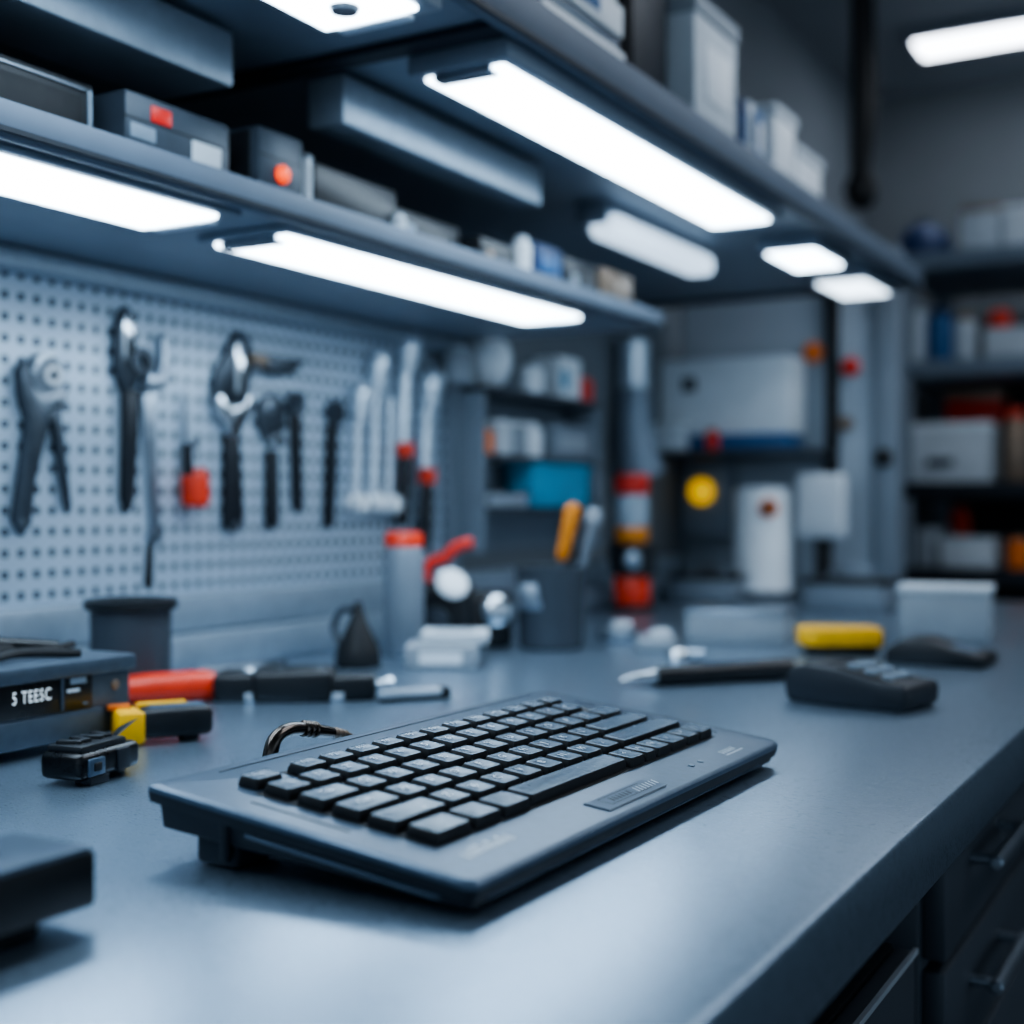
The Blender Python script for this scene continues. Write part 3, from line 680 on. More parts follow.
# black pot with amber screwdriver
p = at_z(551, 648); t = thing('tool_pot', 'round black tool pot holding the amber handled screwdriver', 'pot', p)
MB().lathe([(0.040, 0), (0.044, 0.004), (0.047, 0.09), (0.049, 0.104), (0.049, 0.110), (0.043, 0.110), (0.040, 0.02), (0.0, 0.018)], seg=36).build('body', 'panel_dark', t)
MB().box((-0.006, -0.046, 0.072), (0.034, 0.006, 0.034), 0.002, rz=PHI*0.5).build('badge', 'steel', t)
q = p+V(-0.006, -0.004, 0.02)
t2 = thing('screwdriver', 'amber handled screwdriver standing in the black pot', 'screwdriver', q)
v = at_y(574, 504, q.y)-q; dirv = v.normalized(); Lv = v.length
MB().cyl((0, 0, 0), dirv*(Lv-0.075), 0.003, seg=10).build('shaft', 'steel', t2)
MB().lathe([(0.006, 0), (0.0095, 0.006), (0.009, 0.02), (0.0105, 0.05), (0.0105, 0.07), (0.008, 0.078)], dirv*(Lv-0.078), dirv, 14).build('handle', 'amber', t2)
t2 = thing('steel_rod', 'pale steel file standing in the black pot, right of the amber handle', 'file', p+V(0.026, 0.012, 0.02))
MB().tube([V(0, 0, 0), V(0.012, 0.006, 0.09), V(0.024, 0.014, 0.15)], [0.004, 0.006, 0.010], 10, sub=3).build('blade', 'steel', t2)
MB().lathe([(0.010, 0), (0.012, 0.008), (0.008, 0.020)], V(0.024, 0.014, 0.15), (0.14, 0.08, 0.9), 12).build('tang', 'greycard', t2)

# stack light
p = V(-1.055, 2.40, TOP); px = 632
d = ray(px, 600); p = V(d.x*(2.25/d.y), 2.25, TOP); p.x = max(p.x, -1.10)
t = thing('stack_light', 'signal tower with red, clear and amber segments on a black base', 'signal light', p)
z = 0
for nm, h, r, mt in (('base', 0.010, 0.045, 'black'), ('red_lens', 0.055, 0.034, 'red'), ('collar', 0.060, 0.044, 'black'), ('amber_lens', 0.030, 0.030, 'amber'), ('clear_lens', 0.060, 0.030, 'clear'), ('cap', 0.038, 0.032, 'deepred')):
    MB().lathe([(r*0.93, z), (r, z+0.003), (r, z+h-0.003), (r*0.93, z+h)], seg=28).build(nm, mt, t); z += h
MB().lathe([(0.016, 0), (0.016, 0.006), (0.010, 0.009)], (0.02, -0.040, 0.095), (0.4, -0.9, 0), 18).build('dial', 'steel', t)

# ------------------------------------------------------------------ tools hanging on the pegboard
XB = -1.1381
def hung(name, label, cat, parts, px, py, group=None):
    b = at_x(px, py, XB); t = thing(name, label, cat, b, group=group)
    for nm, mt, shapes in parts:
        m = MB()
        for sh in shapes:
            k = sh[0]
            if k == 'poly':
                x0, th = sh[2], sh[3]
                m.prism([at_x(x, y, XB)+V(x0, 0, 0) for x, y in sh[1]], (th, 0, 0), sh[4] if len(sh) > 4 else 0.0008)
            elif k == 'disc':                                   # px,py,r(px),x0,th
                c = at_x(sh[1], sh[2], XB); s = (at_x(sh[1], sh[2]-10, XB)-c).length/10
                r = sh[3]*s; m.lathe([(r*0.94, 0), (r, sh[5]*0.2), (r, sh[5]*0.8), (r*0.9, sh[5])], c+V(sh[4], 0, 0), (1, 0, 0), 24)
            elif k == 'ring':                                   # px,py,R,r,x0,th
                c = at_x(sh[1], sh[2], XB); s = (at_x(sh[1], sh[2]-10, XB)-c).length/10
                R, r = sh[3]*s, sh[4]*s; n = 24; th = sh[6]
                pr = [(r, 0), (R, 0), (R, th), (r, th), (r, 0)]
                bm = bmesh.new(); rg = [[bm.verts.new((h2, q2*math.cos(2*PI*k2/n), q2*math.sin(2*PI*k2/n))) for k2 in range(n)] for q2, h2 in pr[:4]]
                for i in range(4):
                    a3, b3 = rg[i], rg[(i+1) % 4]
                    for k2 in range(n): bm.faces.new((a3[k2], a3[(k2+1) % n], b3[(k2+1) % n], b3[k2]))
                bmesh.ops.recalc_face_normals(bm, faces=bm.faces)
                m.merge(bm, Matrix.Translation(c+V(sh[5], 0, 0)), 0)
            elif k == 'rod':                                    # pts px, radii px, x
                P3 = [at_x(x, y, XB)+V(sh[3], 0, 0) for x, y in sh[1]]
                s = (at_x(sh[1][0][0], sh[1][0][1]-10, XB)-at_x(sh[1][0][0], sh[1][0][1], XB)).length/10
                m.tube(P3, [r*s for r in sh[2]], 12, sub=3)
        m.build(nm, mt, t, b)
    return t
hung('slip_joint_pliers', 'hanging pliers with round silver head and splayed legs, leftmost on the pegboard', 'pliers', [
    ('head', 'midsteel', [('disc', 40, 374, 21, 0.0, 0.012), ('poly', [(20, 380), (35, 395), (52, 388), (62, 392), (60, 402), (54, 418), (42, 424), (34, 410), (22, 396)], 0.0, 0.010)]),
    ('eye_ring', 'white', [('ring', 44, 376, 10, 5.5, 0.012, 0.004)]),
    ('edge_band', 'pale_steel', [('poly', [(22, 372), (30, 356), (42, 351), (50, 353), (38, 360), (28, 376)], 0.012, 0.003)]),
    ('eye', 'black2', [('disc', 44, 377, 5, 0.011, 0.003)]),
    ('leg', 'darksteel', [('poly', [(12, 372), (16, 362), (22, 380), (30, 402), (43, 418), (28, 479), (23, 524), (15, 535), (8, 519), (18, 450), (21, 420), (14, 395)], 0.002, 0.011)]),
    ('leg', 'darksteel', [('poly', [(46, 412), (54, 410), (58, 440), (65, 508), (62, 511), (52, 450)], 0.002, 0.009)]),
    ('rivet', 'chrome', [('disc', 50, 405, 4.5, 0.010, 0.004)]), ('rivet', 'chrome', [('disc', 41, 419, 4.5, 0.011, 0.004)]), ('rivet', 'chrome', [('disc', 15, 522, 4, 0.011, 0.003)]),
], 36, 534)
hung('adjustable_wrench', 'large adjustable wrench with black handle, second tool from the left on the pegboard', 'wrench', [
    ('jaw', 'darksteel', [('poly', [(111, 366), (112, 330), (116, 312), (122, 306), (128, 316), (131, 350), (134, 372), (128, 392), (118, 392)], 0.0, 0.010)]),
    ('jaw_face', 'chrome', [('poly', [(115, 358), (116, 320), (122, 310), (127, 320), (128, 350), (122, 362)], 0.010, 0.003)]),
    ('worm_head', 'darksteel', [('ring', 136, 362, 15, 8, 0.0, 0.012)]),
    ('hook_jaw', 'steel', [('poly', [(157, 338), (160, 333), (163, 370), (160, 382), (150, 388), (141, 384), (140, 376), (152, 377), (156, 366)], 0.0, 0.011)]),
    ('handle', 'grip', [('poly', [(119, 390), (133, 390), (132, 440), (128, 500), (123, 513), (118, 500), (119, 440)], 0.0, 0.012, 0.0025)]),
], 125, 513)
hung('combination_wrench', 'long silver combination wrench beside the large adjustable wrench', 'wrench', [
    ('shank', 'steel', [('poly', [(138, 384), (150, 380), (151, 430), (156, 528), (148, 534), (144, 470)], 0.0, 0.007)]),
    ('ring_end', 'steel', [('ring', 152, 536, 8, 4, 0.0, 0.008)]),
    ('open_end', 'steel', [('poly', [(136, 384), (140, 374), (148, 378), (158, 372), (160, 382), (152, 390), (140, 392)], 0.012, 0.005)]),
    ('tag', 'black2', [('poly', [(146, 544), (152, 544), (152, 586), (146, 590), (143, 584)], 0.0, 0.003)]),
], 148, 590)
hung('screwdriver', 'screwdriver with short red handle hanging tip up on the pegboard', 'screwdriver', [
    ('shaft', 'steel', [('rod', [(182, 392), (182, 420), (183, 446)], [1.2, 2.2, 2.4], 0.006)]),
    ('ferrule', 'grip', [('rod', [(183, 444), (184, 476)], [5, 5.5], 0.007)]),
    ('bolster', 'chrome', [('disc', 188, 444, 4.5, 0.010, 0.004)]),
    ('handle', 'red', [('rod', [(185, 473), (185.5, 477), (186, 502), (186, 507)], [11, 14, 14, 11], 0.0155)]),
], 186, 507)
hung('adjustable_wrench', 'wrench with bright crescent jaw and black handle in the middle of the pegboard', 'wrench', [
    ('jaw', 'darksteel', [('poly', [(208, 398), (212, 372), (224, 352), (228, 338), (236, 331), (245, 338), (247, 360), (243, 396), (234, 404), (220, 404)], 0.0, 0.009)]),
    ('jaw_face', 'chrome', [('poly', [(229, 345), (235, 335), (242, 342), (241, 380), (236, 398), (229, 392)], 0.009, 0.003)]),
    ('crescent', 'chrome', [('poly', [(208, 398), (213, 394), (218, 404), (226, 409), (236, 405), (241, 394), (245, 402), (241, 416), (233, 424), (231, 437), (222, 437), (220, 425), (212, 415)], 0.009, 0.006)]),
    ('handle', 'grip', [('poly', [(221, 434), (233, 434), (236, 480), (238, 522), (230, 533), (220, 524), (221, 480)], 0.0, 0.012, 0.0025)]),
    ('eye', 'steel', [('ring', 229, 526, 5, 2.5, 0.012, 0.002)]),
], 229, 533)
hung('utility_knife', 'grey knife with tan ferrule hung sideways beside the middle wrench', 'knife', [
    ('blade', 'darksteel', [('poly', [(256, 357), (296, 361), (282, 376), (262, 374), (254, 368)], 0.012, 0.006)]),
    ('ferrule', 'tan', [('poly', [(243, 354), (258, 356), (256, 368), (243, 364)], 0.012, 0.008)]),
    ('hook', 'steel', [('rod', [(252, 362), (253, 380)], [1.6, 1.6], 0.003)]),
], 266, 376)
hung('ring_wrench', 'black handled ring wrench just right of the middle wrench', 'wrench', [
    ('head', 'darksteel', [('poly', [(254, 412), (257, 400), (264, 394), (274, 396), (281, 406), (280, 424), (276, 436), (262, 440), (256, 428)], 0.0, 0.009)]),
    ('face', 'steel', [('disc', 265, 408, 6, 0.009, 0.002)]),
    ('bolt', 'chrome', [('disc', 270, 440, 8, 0.008, 0.006)]),
    ('handle', 'grip', [('poly', [(263, 450), (273, 450), (274, 524), (268, 529), (263, 524)], 0.0, 0.011, 0.0025)]),
], 268, 529)
hung('ring_wrench', 'small dark ring wrench, fourth black handle from the left', 'wrench', [
    ('ring_end', 'darksteel', [('ring', 292, 404, 12, 6, 0.0, 0.010)]),
    ('bolt', 'steel', [('disc', 292, 412, 4, 0.006, 0.006)]),
    ('handle', 'grip', [('poly', [(287, 414), (297, 414), (297, 460), (299, 506), (294, 513), (290, 504), (289, 460)], 0.0, 0.010, 0.002)]),
], 294, 513)
hung('box_wrench', 'black box wrench with round head, next to the bright silver tools', 'wrench', [
    ('head', 'darksteel', [('ring', 332, 413, 13, 5, 0.0, 0.011)]),
    ('handle', 'grip', [('poly', [(325, 424), (334, 426), (333, 470), (330, 524), (325, 528), (321, 523), (323, 470)], 0.0, 0.010, 0.002)]),
], 326, 528)
def silver(label, px, y0, y1, w, bead, red=None, tip=True):
    parts = [('shank', 'pale_steel', [('rod', [(px+3, y0), (px+2, (y0+y1)/2), (px, y1)], [w*0.8, w*0.62, w*0.66], 0.012)])]
    if tip: parts.append(('head', 'pale_steel', [('rod', [(px+4, y0-12), (px+4, y0), (px+2, y0+28)], [w*0.9, w*1.3, w*0.8], 0.017)]))
    if bead: parts.append(('end_ball', 'white', [('disc', px, y1, 9, 0.004, 0.026)]))
    if red:
        parts.append(('band', 'red', [('rod', [(px, red-7), (px, red+7)], [9, 9], 0.017)]))
        parts.append(('handle', 'grip', [('rod', [(px, red+7), (px-2, red+50), (px-3, red+75)], [7, 8, 6], 0.017)]))
    hung('socket_driver', label, 'hand tool', parts, px, y1)
silver('thin silver driver with ball end, first of the bright silver tools', 348, 396, 503, 8, True)
silver('silver driver with round top, second of the bright silver tools', 366, 362, 502, 9, True)
silver('slim silver driver, third of the bright silver tools with a ball end', 381, 400, 504, 7, True, tip=False)
silver('tallest bright silver tool with a red band and dark handle', 396, 345, 446, 11, False, red=450)
silver('bright silver tool with red band at the right end of the pegboard', 418, 382, 468, 11, False, red=476)

# ------------------------------------------------------------------ things on the lower shelf
ZS = 1.400
def shelf_box(name, label, cat, x0, x1, y0, y1, z0, h, mt, bev=0.003, extra=(), group=None):
    b = V((x0+x1)/2, (y0+y1)/2, z0); t = thing(name, label, cat, b, group=group)
    MB().span(x0, x1, y0, y1, z0, z0+h, bev).build('body', mt, t, b)
    for nm, m2, s in extra: MB().span(*s[:6], s[6] if len(s) > 6 else 0.0005).build(nm, m2, t, b)
    return t
shelf_box('rack_unit', 'black rack unit with pale top edge at the left end of the lower shelf', 'electronic unit', -1.0, -0.815, 0.35, 0.752, ZS, 0.048, 'black', 0.002,
    [('edge_strip', 'steel', (-0.818, -0.8135, 0.35, 0.744, ZS+0.041, ZS+0.0435)), ('edge_strip', 'print_dim', (-0.818, -0.8135, 0.746, 0.750, ZS+0.002, ZS+0.043)), ('face_plate', 'black2', (-0.818, -0.814, 0.36, 0.74, ZS+0.004, ZS+0.036))])
t = shelf_box('power_supply', 'dark box with a square red display on the lower shelf', 'electronic unit', -0.93, -0.80, 0.772, 0.896, ZS, 0.050, 'unit', 0.003,
    [('display', 'lamp_red', (-0.802, -0.7985, 0.800, 0.823, ZS+0.030, ZS+0.043, 0.001)), ('label_patch', 'print_dim', (-0.802, -0.799, 0.777, 0.805, ZS+0.012, ZS+0.024)), ('label_patch', 'offwhite', (-0.802, -0.799, 0.848, 0.884, ZS+0.006, ZS+0.026)), ('seam', 'black2', (-0.802, -0.7995, 0.772, 0.896, ZS+0.0275, ZS+0.029))])
b = V(-0.86, 0.97, ZS)
t = shelf_box('charger_box', 'dark box with a round glowing orange lamp on the lower shelf', 'electronic unit', -0.93, -0.80, 0.935, 1.000, ZS, 0.062, 'unit', 0.004,
    [('seam', 'black2', (-0.802, -0.7995, 0.937, 0.998, ZS+0.035, ZS+0.0365)), ('side_panel', 'black', (-0.92, -0.81, 0.9335, 0.937, ZS+0.004, ZS+0.058))])
MB().lathe([(0.0085, 0), (0.0085, 0.003), (0.006, 0.006), (0, 0.007)], (-0.800+0.865, 0.967-0.9675, 0.022), (1, 0, 0), 20).build('lamp', 'lamp_orange', t)
shelf_box('packet', 'thin pale upright packet right of the orange-lit box', 'packet', -0.86, -0.80, 1.006, 1.014, ZS, 0.048, 'offwhite', 0.001, [('flap', 'greycard', (-0.86, -0.80, 1.006, 1.014, ZS+0.048, ZS+0.051))])
def jar(label, x, y, z0, r, h, mt, cap, capmat='offwhite', name='jar', cat='jar'):
    t = thing(name, label, cat, (x, y, z0))
    MB().lathe([(r*0.92, 0), (r, 0.004), (r, h*0.8), (r*0.7, h*0.88)], seg=24).build('body', mt, t)
    MB().lathe([(r*0.72, h*0.87), (r*0.72, h*0.98), (r*0.6, h)], seg=24).build('cap', capmat, t)
    return t
shelf_box('dark_carton', 'black carton on the lower shelf, first past the pale packet', 'carton', -0.96, -0.81, 1.03, 1.17, ZS, 0.050, 'black', 0.003, [('tape', 'charcoal', (-0.93, -0.84, 1.028, 1.032, ZS+0.01, ZS+0.04))])
shelf_box('dark_carton', 'dark carton with a pale label in the middle of the lower shelf', 'carton', -0.98, -0.83, 1.19, 1.33, ZS, 0.042, 'black', 0.003, [('label_patch', 'print_dim', (-0.832, -0.829, 1.21, 1.235, ZS+0.012, ZS+0.028))])
jar('little pale jar on the lower shelf in front of the dark cartons', -0.808, 1.170, ZS, 0.009, 0.026, 'offwhite', True)
shelf_box('dark_carton', 'low black carton on the lower shelf left of the white bottle', 'carton', -0.96, -0.81, 1.345, 1.43, ZS, 0.034, 'black', 0.003, [('tape', 'tan', (-0.811, -0.809, 1.36, 1.375, ZS+0.01, ZS+0.02))])
jar('white bottle on the lower shelf beside the navy box', -0.815, 1.452, ZS, 0.013, 0.052, 'white', True, name='bottle', cat='bottle')
shelf_box('navy_box', 'navy blue box on the lower shelf right of the white bottle', 'box', -0.90, -0.805, 1.475, 1.545, ZS, 0.050, 'navy', 0.003, [('label_patch', 'blue', (-0.807, -0.803, 1.485, 1.535, ZS+0.012, ZS+0.035))])
shelf_box('dark_carton', 'dark carton on the lower shelf right of the navy box', 'carton', -0.92, -0.81, 1.56, 1.66, ZS, 0.046, 'black', 0.003, [('label_patch', 'greycard', (-0.811, -0.808, 1.58, 1.60, ZS+0.012, ZS+0.026))])
shelf_box('card_box', 'tan grey box at the far end of the lower shelf', 'box', -0.92, -0.81, 1.68, 1.78, ZS, 0.050, 'tan', 0.003, [('flap', 'greycard', (-0.91, -0.82, 1.69, 1.77, ZS+0.05, ZS+0.052))])

# ------------------------------------------------------------------ things on the upper shelf
ZU = 1.574
def book(label, y0, y1, x0, x1, z0, h, mt, lay=False, spine='legend', name='binder', cat='binder', group=None):
    b = V((x0+x1)/2, (y0+y1)/2, z0); t = thing(name, label, cat, b, group=group)
    MB().span(x0, x1, y0, y1, z0, z0+h, 0.002).build('cover', mt, t, b)
    if lay: MB().span(x0+0.004, x1+0.001, y0+0.02, y1-0.06, z0+h*0.3, z0+h*0.72).build('spine_label', spine, t, b)
    else: MB().span(x0+0.01, x1+0.001, y0+(y1-y0)*0.2, y0+(y1-y0)*0.8, z0+h*0.35, z0+h*0.8).build('spine_label', spine, t, b)
    return t
shelf_box('small_case', 'small dark case at the near end of the upper shelf', 'case', -0.80, -0.615, 1.035, 1.105, ZU, 0.05, 'black', 0.003, [('seam', 'charcoal', (-0.617, -0.614, 1.037, 1.103, ZU+0.03, ZU+0.033))])
book('white binder lying flat on the upper shelf, lowest of its pile', 1.125, 1.315, -0.80, -0.607, ZU, 0.032, 'white', True, 'greycard')
book('grey binder lying flat, second from the bottom of the upper shelf pile', 1.13, 1.31, -0.80, -0.612, ZU+0.032, 0.016, 'charcoal', True, 'print_dim')
book('white and blue binder lying flat, third in the upper shelf pile', 1.122, 1.312, -0.80, -0.608, ZU+0.048, 0.034, 'white', True, 'blue')
book('pale binder on top of the upper shelf pile', 1.128, 1.30, -0.80, -0.61, ZU+0.082, 0.03, 'offwhite', True, 'blue')
shelf_box('orange_pack', 'little orange pack between the binder pile and the dark case', 'packet', -0.68, -0.645, 1.335, 1.368, ZU, 0.050, 'orange', 0.003, [('label_patch', 'tan', (-0.646, -0.643, 1.34, 1.363, ZU+0.01, ZU+0.03))])
jar('small pale jar in front of the dark equipment case', -0.62, 1.375, ZU, 0.010, 0.026, 'offwhite', True)
shelf_box('equipment_case', 'tall dark equipment case on the upper shelf left of the white carton', 'case', -0.86, -0.64, 1.395, 1.505, ZU, 0.20, 'black', 0.004, [('front_panel', 'charcoal2', (-0.642, -0.637, 1.40, 1.50, ZU+0.01, ZU+0.19))])
shelf_box('white_carton', 'tall pale carton on the upper shelf, the largest there', 'carton', -0.84, -0.61, 1.525, 1.672, ZU, 0.172, 'offwhite', 0.003, [('flap', 'greycard', (-0.843, -0.607, 1.522, 1.675, ZU+0.150, ZU+0.173, 0.002)), ('label_patch', 'white', (-0.611, -0.608, 1.56, 1.645, ZU+0.05, ZU+0.12))])
for k, (w, mt, h, lb2) in enumerate(((0.022, 'navy', 0.088, 'navy book standing on the upper shelf next to the tall carton'), (0.026, 'offwhite', 0.094, 'pale book standing between two blue books on the upper shelf'), (0.030, 'blue', 0.090, 'blue book standing on the upper shelf, last of the three books'))):
    y = 1.695+0.031*k
    book(lb2, y, y+w, -0.76, -0.612, ZU, h, mt, False, ('blue', 'greycard', 'white')[k], 'book', 'book')
shelf_box('white_carton', 'white carton right of the books on the upper shelf', 'carton', -0.76, -0.61, 1.83, 1.925, ZU, 0.116, 'white', 0.003, [('flap', 'offwhite', (-0.763, -0.607, 1.827, 1.928, ZU+0.101, ZU+0.117, 0.002))])
shelf_box('white_carton', 'lower white carton at the far end of the upper shelf boxes', 'carton', -0.76, -0.61, 1.935, 2.06, ZU, 0.082, 'white', 0.003, [('flap', 'offwhite', (-0.763, -0.607, 1.932, 2.063, ZU+0.068, ZU+0.083, 0.002))])
shelf_box('orange_pack', 'tall brownish orange pack behind the white cartons on the upper shelf', 'packet', -0.84, -0.78, 1.92, 2.02, ZU, 0.14, 'tan', 0.003, [('band', 'orange', (-0.842, -0.778, 1.918, 2.022, ZU+0.11, ZU+0.125))])

# ------------------------------------------------------------------ small wall shelving unit
b = V(-1.075, 1.99, 1.06)
t = thing('wall_rack', 'small dark open wall rack with pots and boxes beyond the pegboard', 'shelf rack', b)
Y0, Y1 = 1.80, 2.20
for z in (1.112, 1.197, 1.305): MB().span(XW, -1.07, Y0, Y1, z-0.012, z, 0.002).build('rack_shelf', 'panel_dark', t, b)
for y in (Y0-0.012, Y1): MB().span(XW, -1.072, y, y+0.010, 1.04, 1.295, 0.002).build('side_plate', 'panel', t, b)
MB().span(XW, XW+0.006, Y0, Y1, 1.04, 1.345).build('back_plate', 'panel', t, b)
XJ = -1.106
def rack_y(px): d = ray(px, 400); return d.y*(XJ/d.x)
t2 = thing('ceramic_globe', 'big white round globe on the top of the wall rack', 'globe', (XJ, rack_y(488), 1.305))
MB().lathe([(0.014, 0), (0.028, 0.010), (0.038, 0.032), (0.040, 0.050), (0.034, 0.072), (0.018, 0.086), (0.0, 0.090)], seg=24).build('body', 'white', t2)
MB().lathe([(0.016, 0), (0.018, 0.003), (0.016, 0.006)], seg=20).build('foot_ring', 'greycard', t2)
jar('small white round pot right of the globe on the wall rack', -1.086, rack_y(520), 1.305, 0.022, 0.05, 'white', True, 'offwhite', 'pot', 'pot')
jar('pale pot at the left end of the wall rack top', XJ, rack_y(458), 1.305, 0.026, 0.06, 'greycard', True, 'offwhite', 'pot', 'pot')
yy = rack_y(557)
shelf_box('parts_carton', 'pale carton at the right end of the wall rack top', 'carton', -1.13, -1.075, yy-0.045, yy+0.035, 1.305, 0.072, 'white', 0.003, [('label_patch', 'teal', (-1.076, -1.073, yy-0.04, yy-0.015, 1.32, 1.355))])
jar('red pot at the right end of the wall rack top', -1.090, rack_y(577)-0.012, 1.305, 0.020, 0.044, 'deepred', True, 'red', 'pot', 'pot')
jar('peach coloured pot on the middle level of the wall rack', -1.095, 1.822, 1.197, 0.019, 0.044, 'orange', True, 'tan', 'pot', 'pot')
for k in range(3): jar(('pale jar on the middle rack level, nearest the peach pot', 'pale jar on the middle rack level, second from the peach pot', 'white jar on the middle rack level, third from the peach pot')[k], -1.097, 1.875+0.052*k, 1.197, 0.024, 0.058, ('offwhite', 'greycard', 'white')[k], True, 'white')
shelf_box('parts_carton', 'grey drawer box at the right of the middle rack level', 'carton', -1.13, -1.075, 2.03, 2.18, 1.197, 0.060, 'panel', 0.003, [('label_patch', 'greycard', (-1.076, -1.073, 2.05, 2.16, 1.212, 1.237))])
shelf_box('teal_box', 'bright teal plastic box on the lowest rack level', 'box', -1.13, -1.073, 1.955, 2.165, 1.112, 0.072, 'teal', 0.004, [('lid', 'teal', (-1.132, -1.070, 1.952, 2.168, 1.177, 1.187, 0.002))])
shelf_box('silver_tray', 'dull silver tray on the lowest rack level left of the teal box', 'tray', -1.13, -1.075, 1.82, 1.94, 1.112, 0.024, 'pale_steel', 0.003, [('rim', 'chrome', (-1.132, -1.073, 1.817, 1.943, 1.133, 1.138, 0.001))])

# extraction pipe
pe = at_x(636, 350, -1.10); ye = pe.y
b = V(-1.10, ye, TOP)
t = thing('extraction_pipe', 'silver extraction pipe with flared hose rising against the wall behind the signal tower', 'pipe', b)
MB().cyl((-1.105, ye, TOP), (-1.105, ye, 1.43), 0.026, seg=24).build('pipe', 'panel', t, b)
MB().lathe([(0.027, 0), (0.031, 0.004), (0.031, 0.10), (0.027, 0.104)], (-1.105, ye, 1.345), (0, 0, 1), 24).build('sleeve', 'pale_steel', t, b)
MB().tube([V(-1.105, ye, 1.36), V(-1.098, ye-0.01, 1.27), V(-1.095, ye+0.01, 1.18)], [0.028, 0.036, 0.050], 20, sub=4).build('flare', 'shelf', t, b)

# ------------------------------------------------------------------ back panel at the end of the bench
b = V(-0.91, 2.82, TOP)
t = thing('back_cabinet', 'tall grey steel cabinet back standing on the far end of the bench', 'cabinet', b)
MB().span(XW+0.002, -0.675, 2.80, 2.845, TOP, 1.66, 0.004).build('panel_board', 'panel_light', t, b)
MB().span(-0.72, -0.665, 2.785, 2.85, TOP, 1.66, 0.004).build('corner_post', 'panel', t, b)
MB().lathe([(0.020, 0), (0.020, 0.008), (0.014, 0.012)], (-0.692, 2.785, 1.215), (0, -1, 0), 20).build('lock', 'black2', t, b)
MB().span(-0.815, -0.790, 2.775, 2.80, 1.05, 1.60, 0.003).build('black_post', 'black2', t, b)
MB().lathe([(0.022, 0), (0.022, 0.012), (0.012, 0.02)], (-0.845, 2.80, 1.445), (0, -1, 0), 18).build('warning_lamp', 'orange', t, b)
MB().lathe([(0.020, 0), (0.020, 0.012), (0.012, 0.02)], (-0.765, 2.80, 1.41), (0, -1, 0), 18).build('warning_lamp', 'deepred', t, b)
MB().lathe([(0.016, 0), (0.016, 0.010)], (-0.775, 2.80, 1.29), (0, -1, 0), 18).build('warning_lamp', 'tan', t, b)
shelf_box('white_unit', 'wide white cabinet unit on the ledge of the back cabinet', 'cabinet', -1.146, -0.855, 2.655, 2.770, 1.265, 0.165, 'white', 0.008, [('base', 'blue', (-1.11, -0.86, 2.65, 2.768, 1.232, 1.266, 0.002)), ('round_port', 'panel_dark', (-1.09, -1.06, 2.648, 2.656, 1.36, 1.39, 0.003))])
shelf_box('small_white_box', 'little white box on the ledge in front of the wide white unit', 'box', -1.145, -1.07, 2.605, 2.645, 1.232, 0.055, 'offwhite', 0.003, [('lid', 'white', (-1.147, -1.068, 2.603, 2.647, 1.282, 1.289, 0.001))])
jar('small red bottle on the ledge beside the little white box', -1.012, 2.625, 1.232, 0.014, 0.045, 'deepred', True, 'tan', 'bottle', 'bottle')
lg = thing('ledge_shelf', 'short dark ledge on the back cabinet under the wide white unit', 'shelf', (-0.975, 2.70, 1.218))
MB().span(XW+0.002, -0.80, 2.60, 2.7995, 1.218, 1.232, 0.002).build('board', 'shelf_dark', lg, (-0.975, 2.70, 1.218))
MB().span(XW+0.004, -0.802, 2.597, 2.6005, 1.2195, 1.2305, 0.001).build('edge_strip', 'panel_dark', lg, (-0.975, 2.70, 1.218))
p = at_y(702, 497, 2.74)
b = V(p.x, 2.77, 1.045)
t = thing('lamp_panel', 'dark wall box with a round yellow lamp left of the white canister', 'control box', b)
MB().box((p.x+0.005, 2.772, p.z-0.005), (0.115, 0.055, 0.175), 0.006).build('housing', 'panel', t, b)
MB().lathe([(0.026, 0), (0.028, 0.004), (0.028, 0.012), (0.020, 0.02), (0.0, 0.023)], (p.x, 2.745, p.z+0.012), (0, -1, 0), 28).build('lamp', 'lamp_yellow', t, b)
# canister
p = at_y(763, 595, 2.66); b = V(p.x, p.y, TOP)
t = thing('white_canister', 'tall white cylindrical canister with an orange hexagon badge', 'canister', b)
MB().lathe([(0.056, 0), (0.060, 0.004), (0.060, 0.222), (0.056, 0.232), (0.0, 0.234)], seg=40).build('body', 'white', t)
MB().lathe([(0.066, 0), (0.066, 0.014), (0.060, 0.018)], seg=40).build('base_ring', 'panel_dark', t)
dn = V(-p.x, -p.y, 0).normalized()
MB().lathe([(0.021, 0), (0.021, 0.010), (0.018, 0.012)], V(0.012, 0, 0.190)+dn*0.055, dn, 6).build('badge', 'orange', t)
MB().lathe([(0.012, 0), (0.012, 0.004)], V(0.012, 0, 0.190)+dn*0.066, dn, 20).build('badge_centre', 'black2', t)
p = at_y(822, 506, 2.66); b = V(p.x, p.y, TOP)
t = thing('sensor_head', 'white rounded box on a black stand right of the white canister', 'sensor', b)
MB().box((0, 0, p.z-TOP), (0.098, 0.05, 0.132), 0.012, 3).build('head', 'offwhite', t)
MB().cyl((0, 0.01, 0.012), (0, 0.01, p.z-TOP-0.055), 0.018, seg=16).build('stem', 'black2', t)
MB().lathe([(0.05, 0), (0.05, 0.010), (0.03, 0.016)], (0, 0.01, 0), seg=24).build('base', 'black', t)
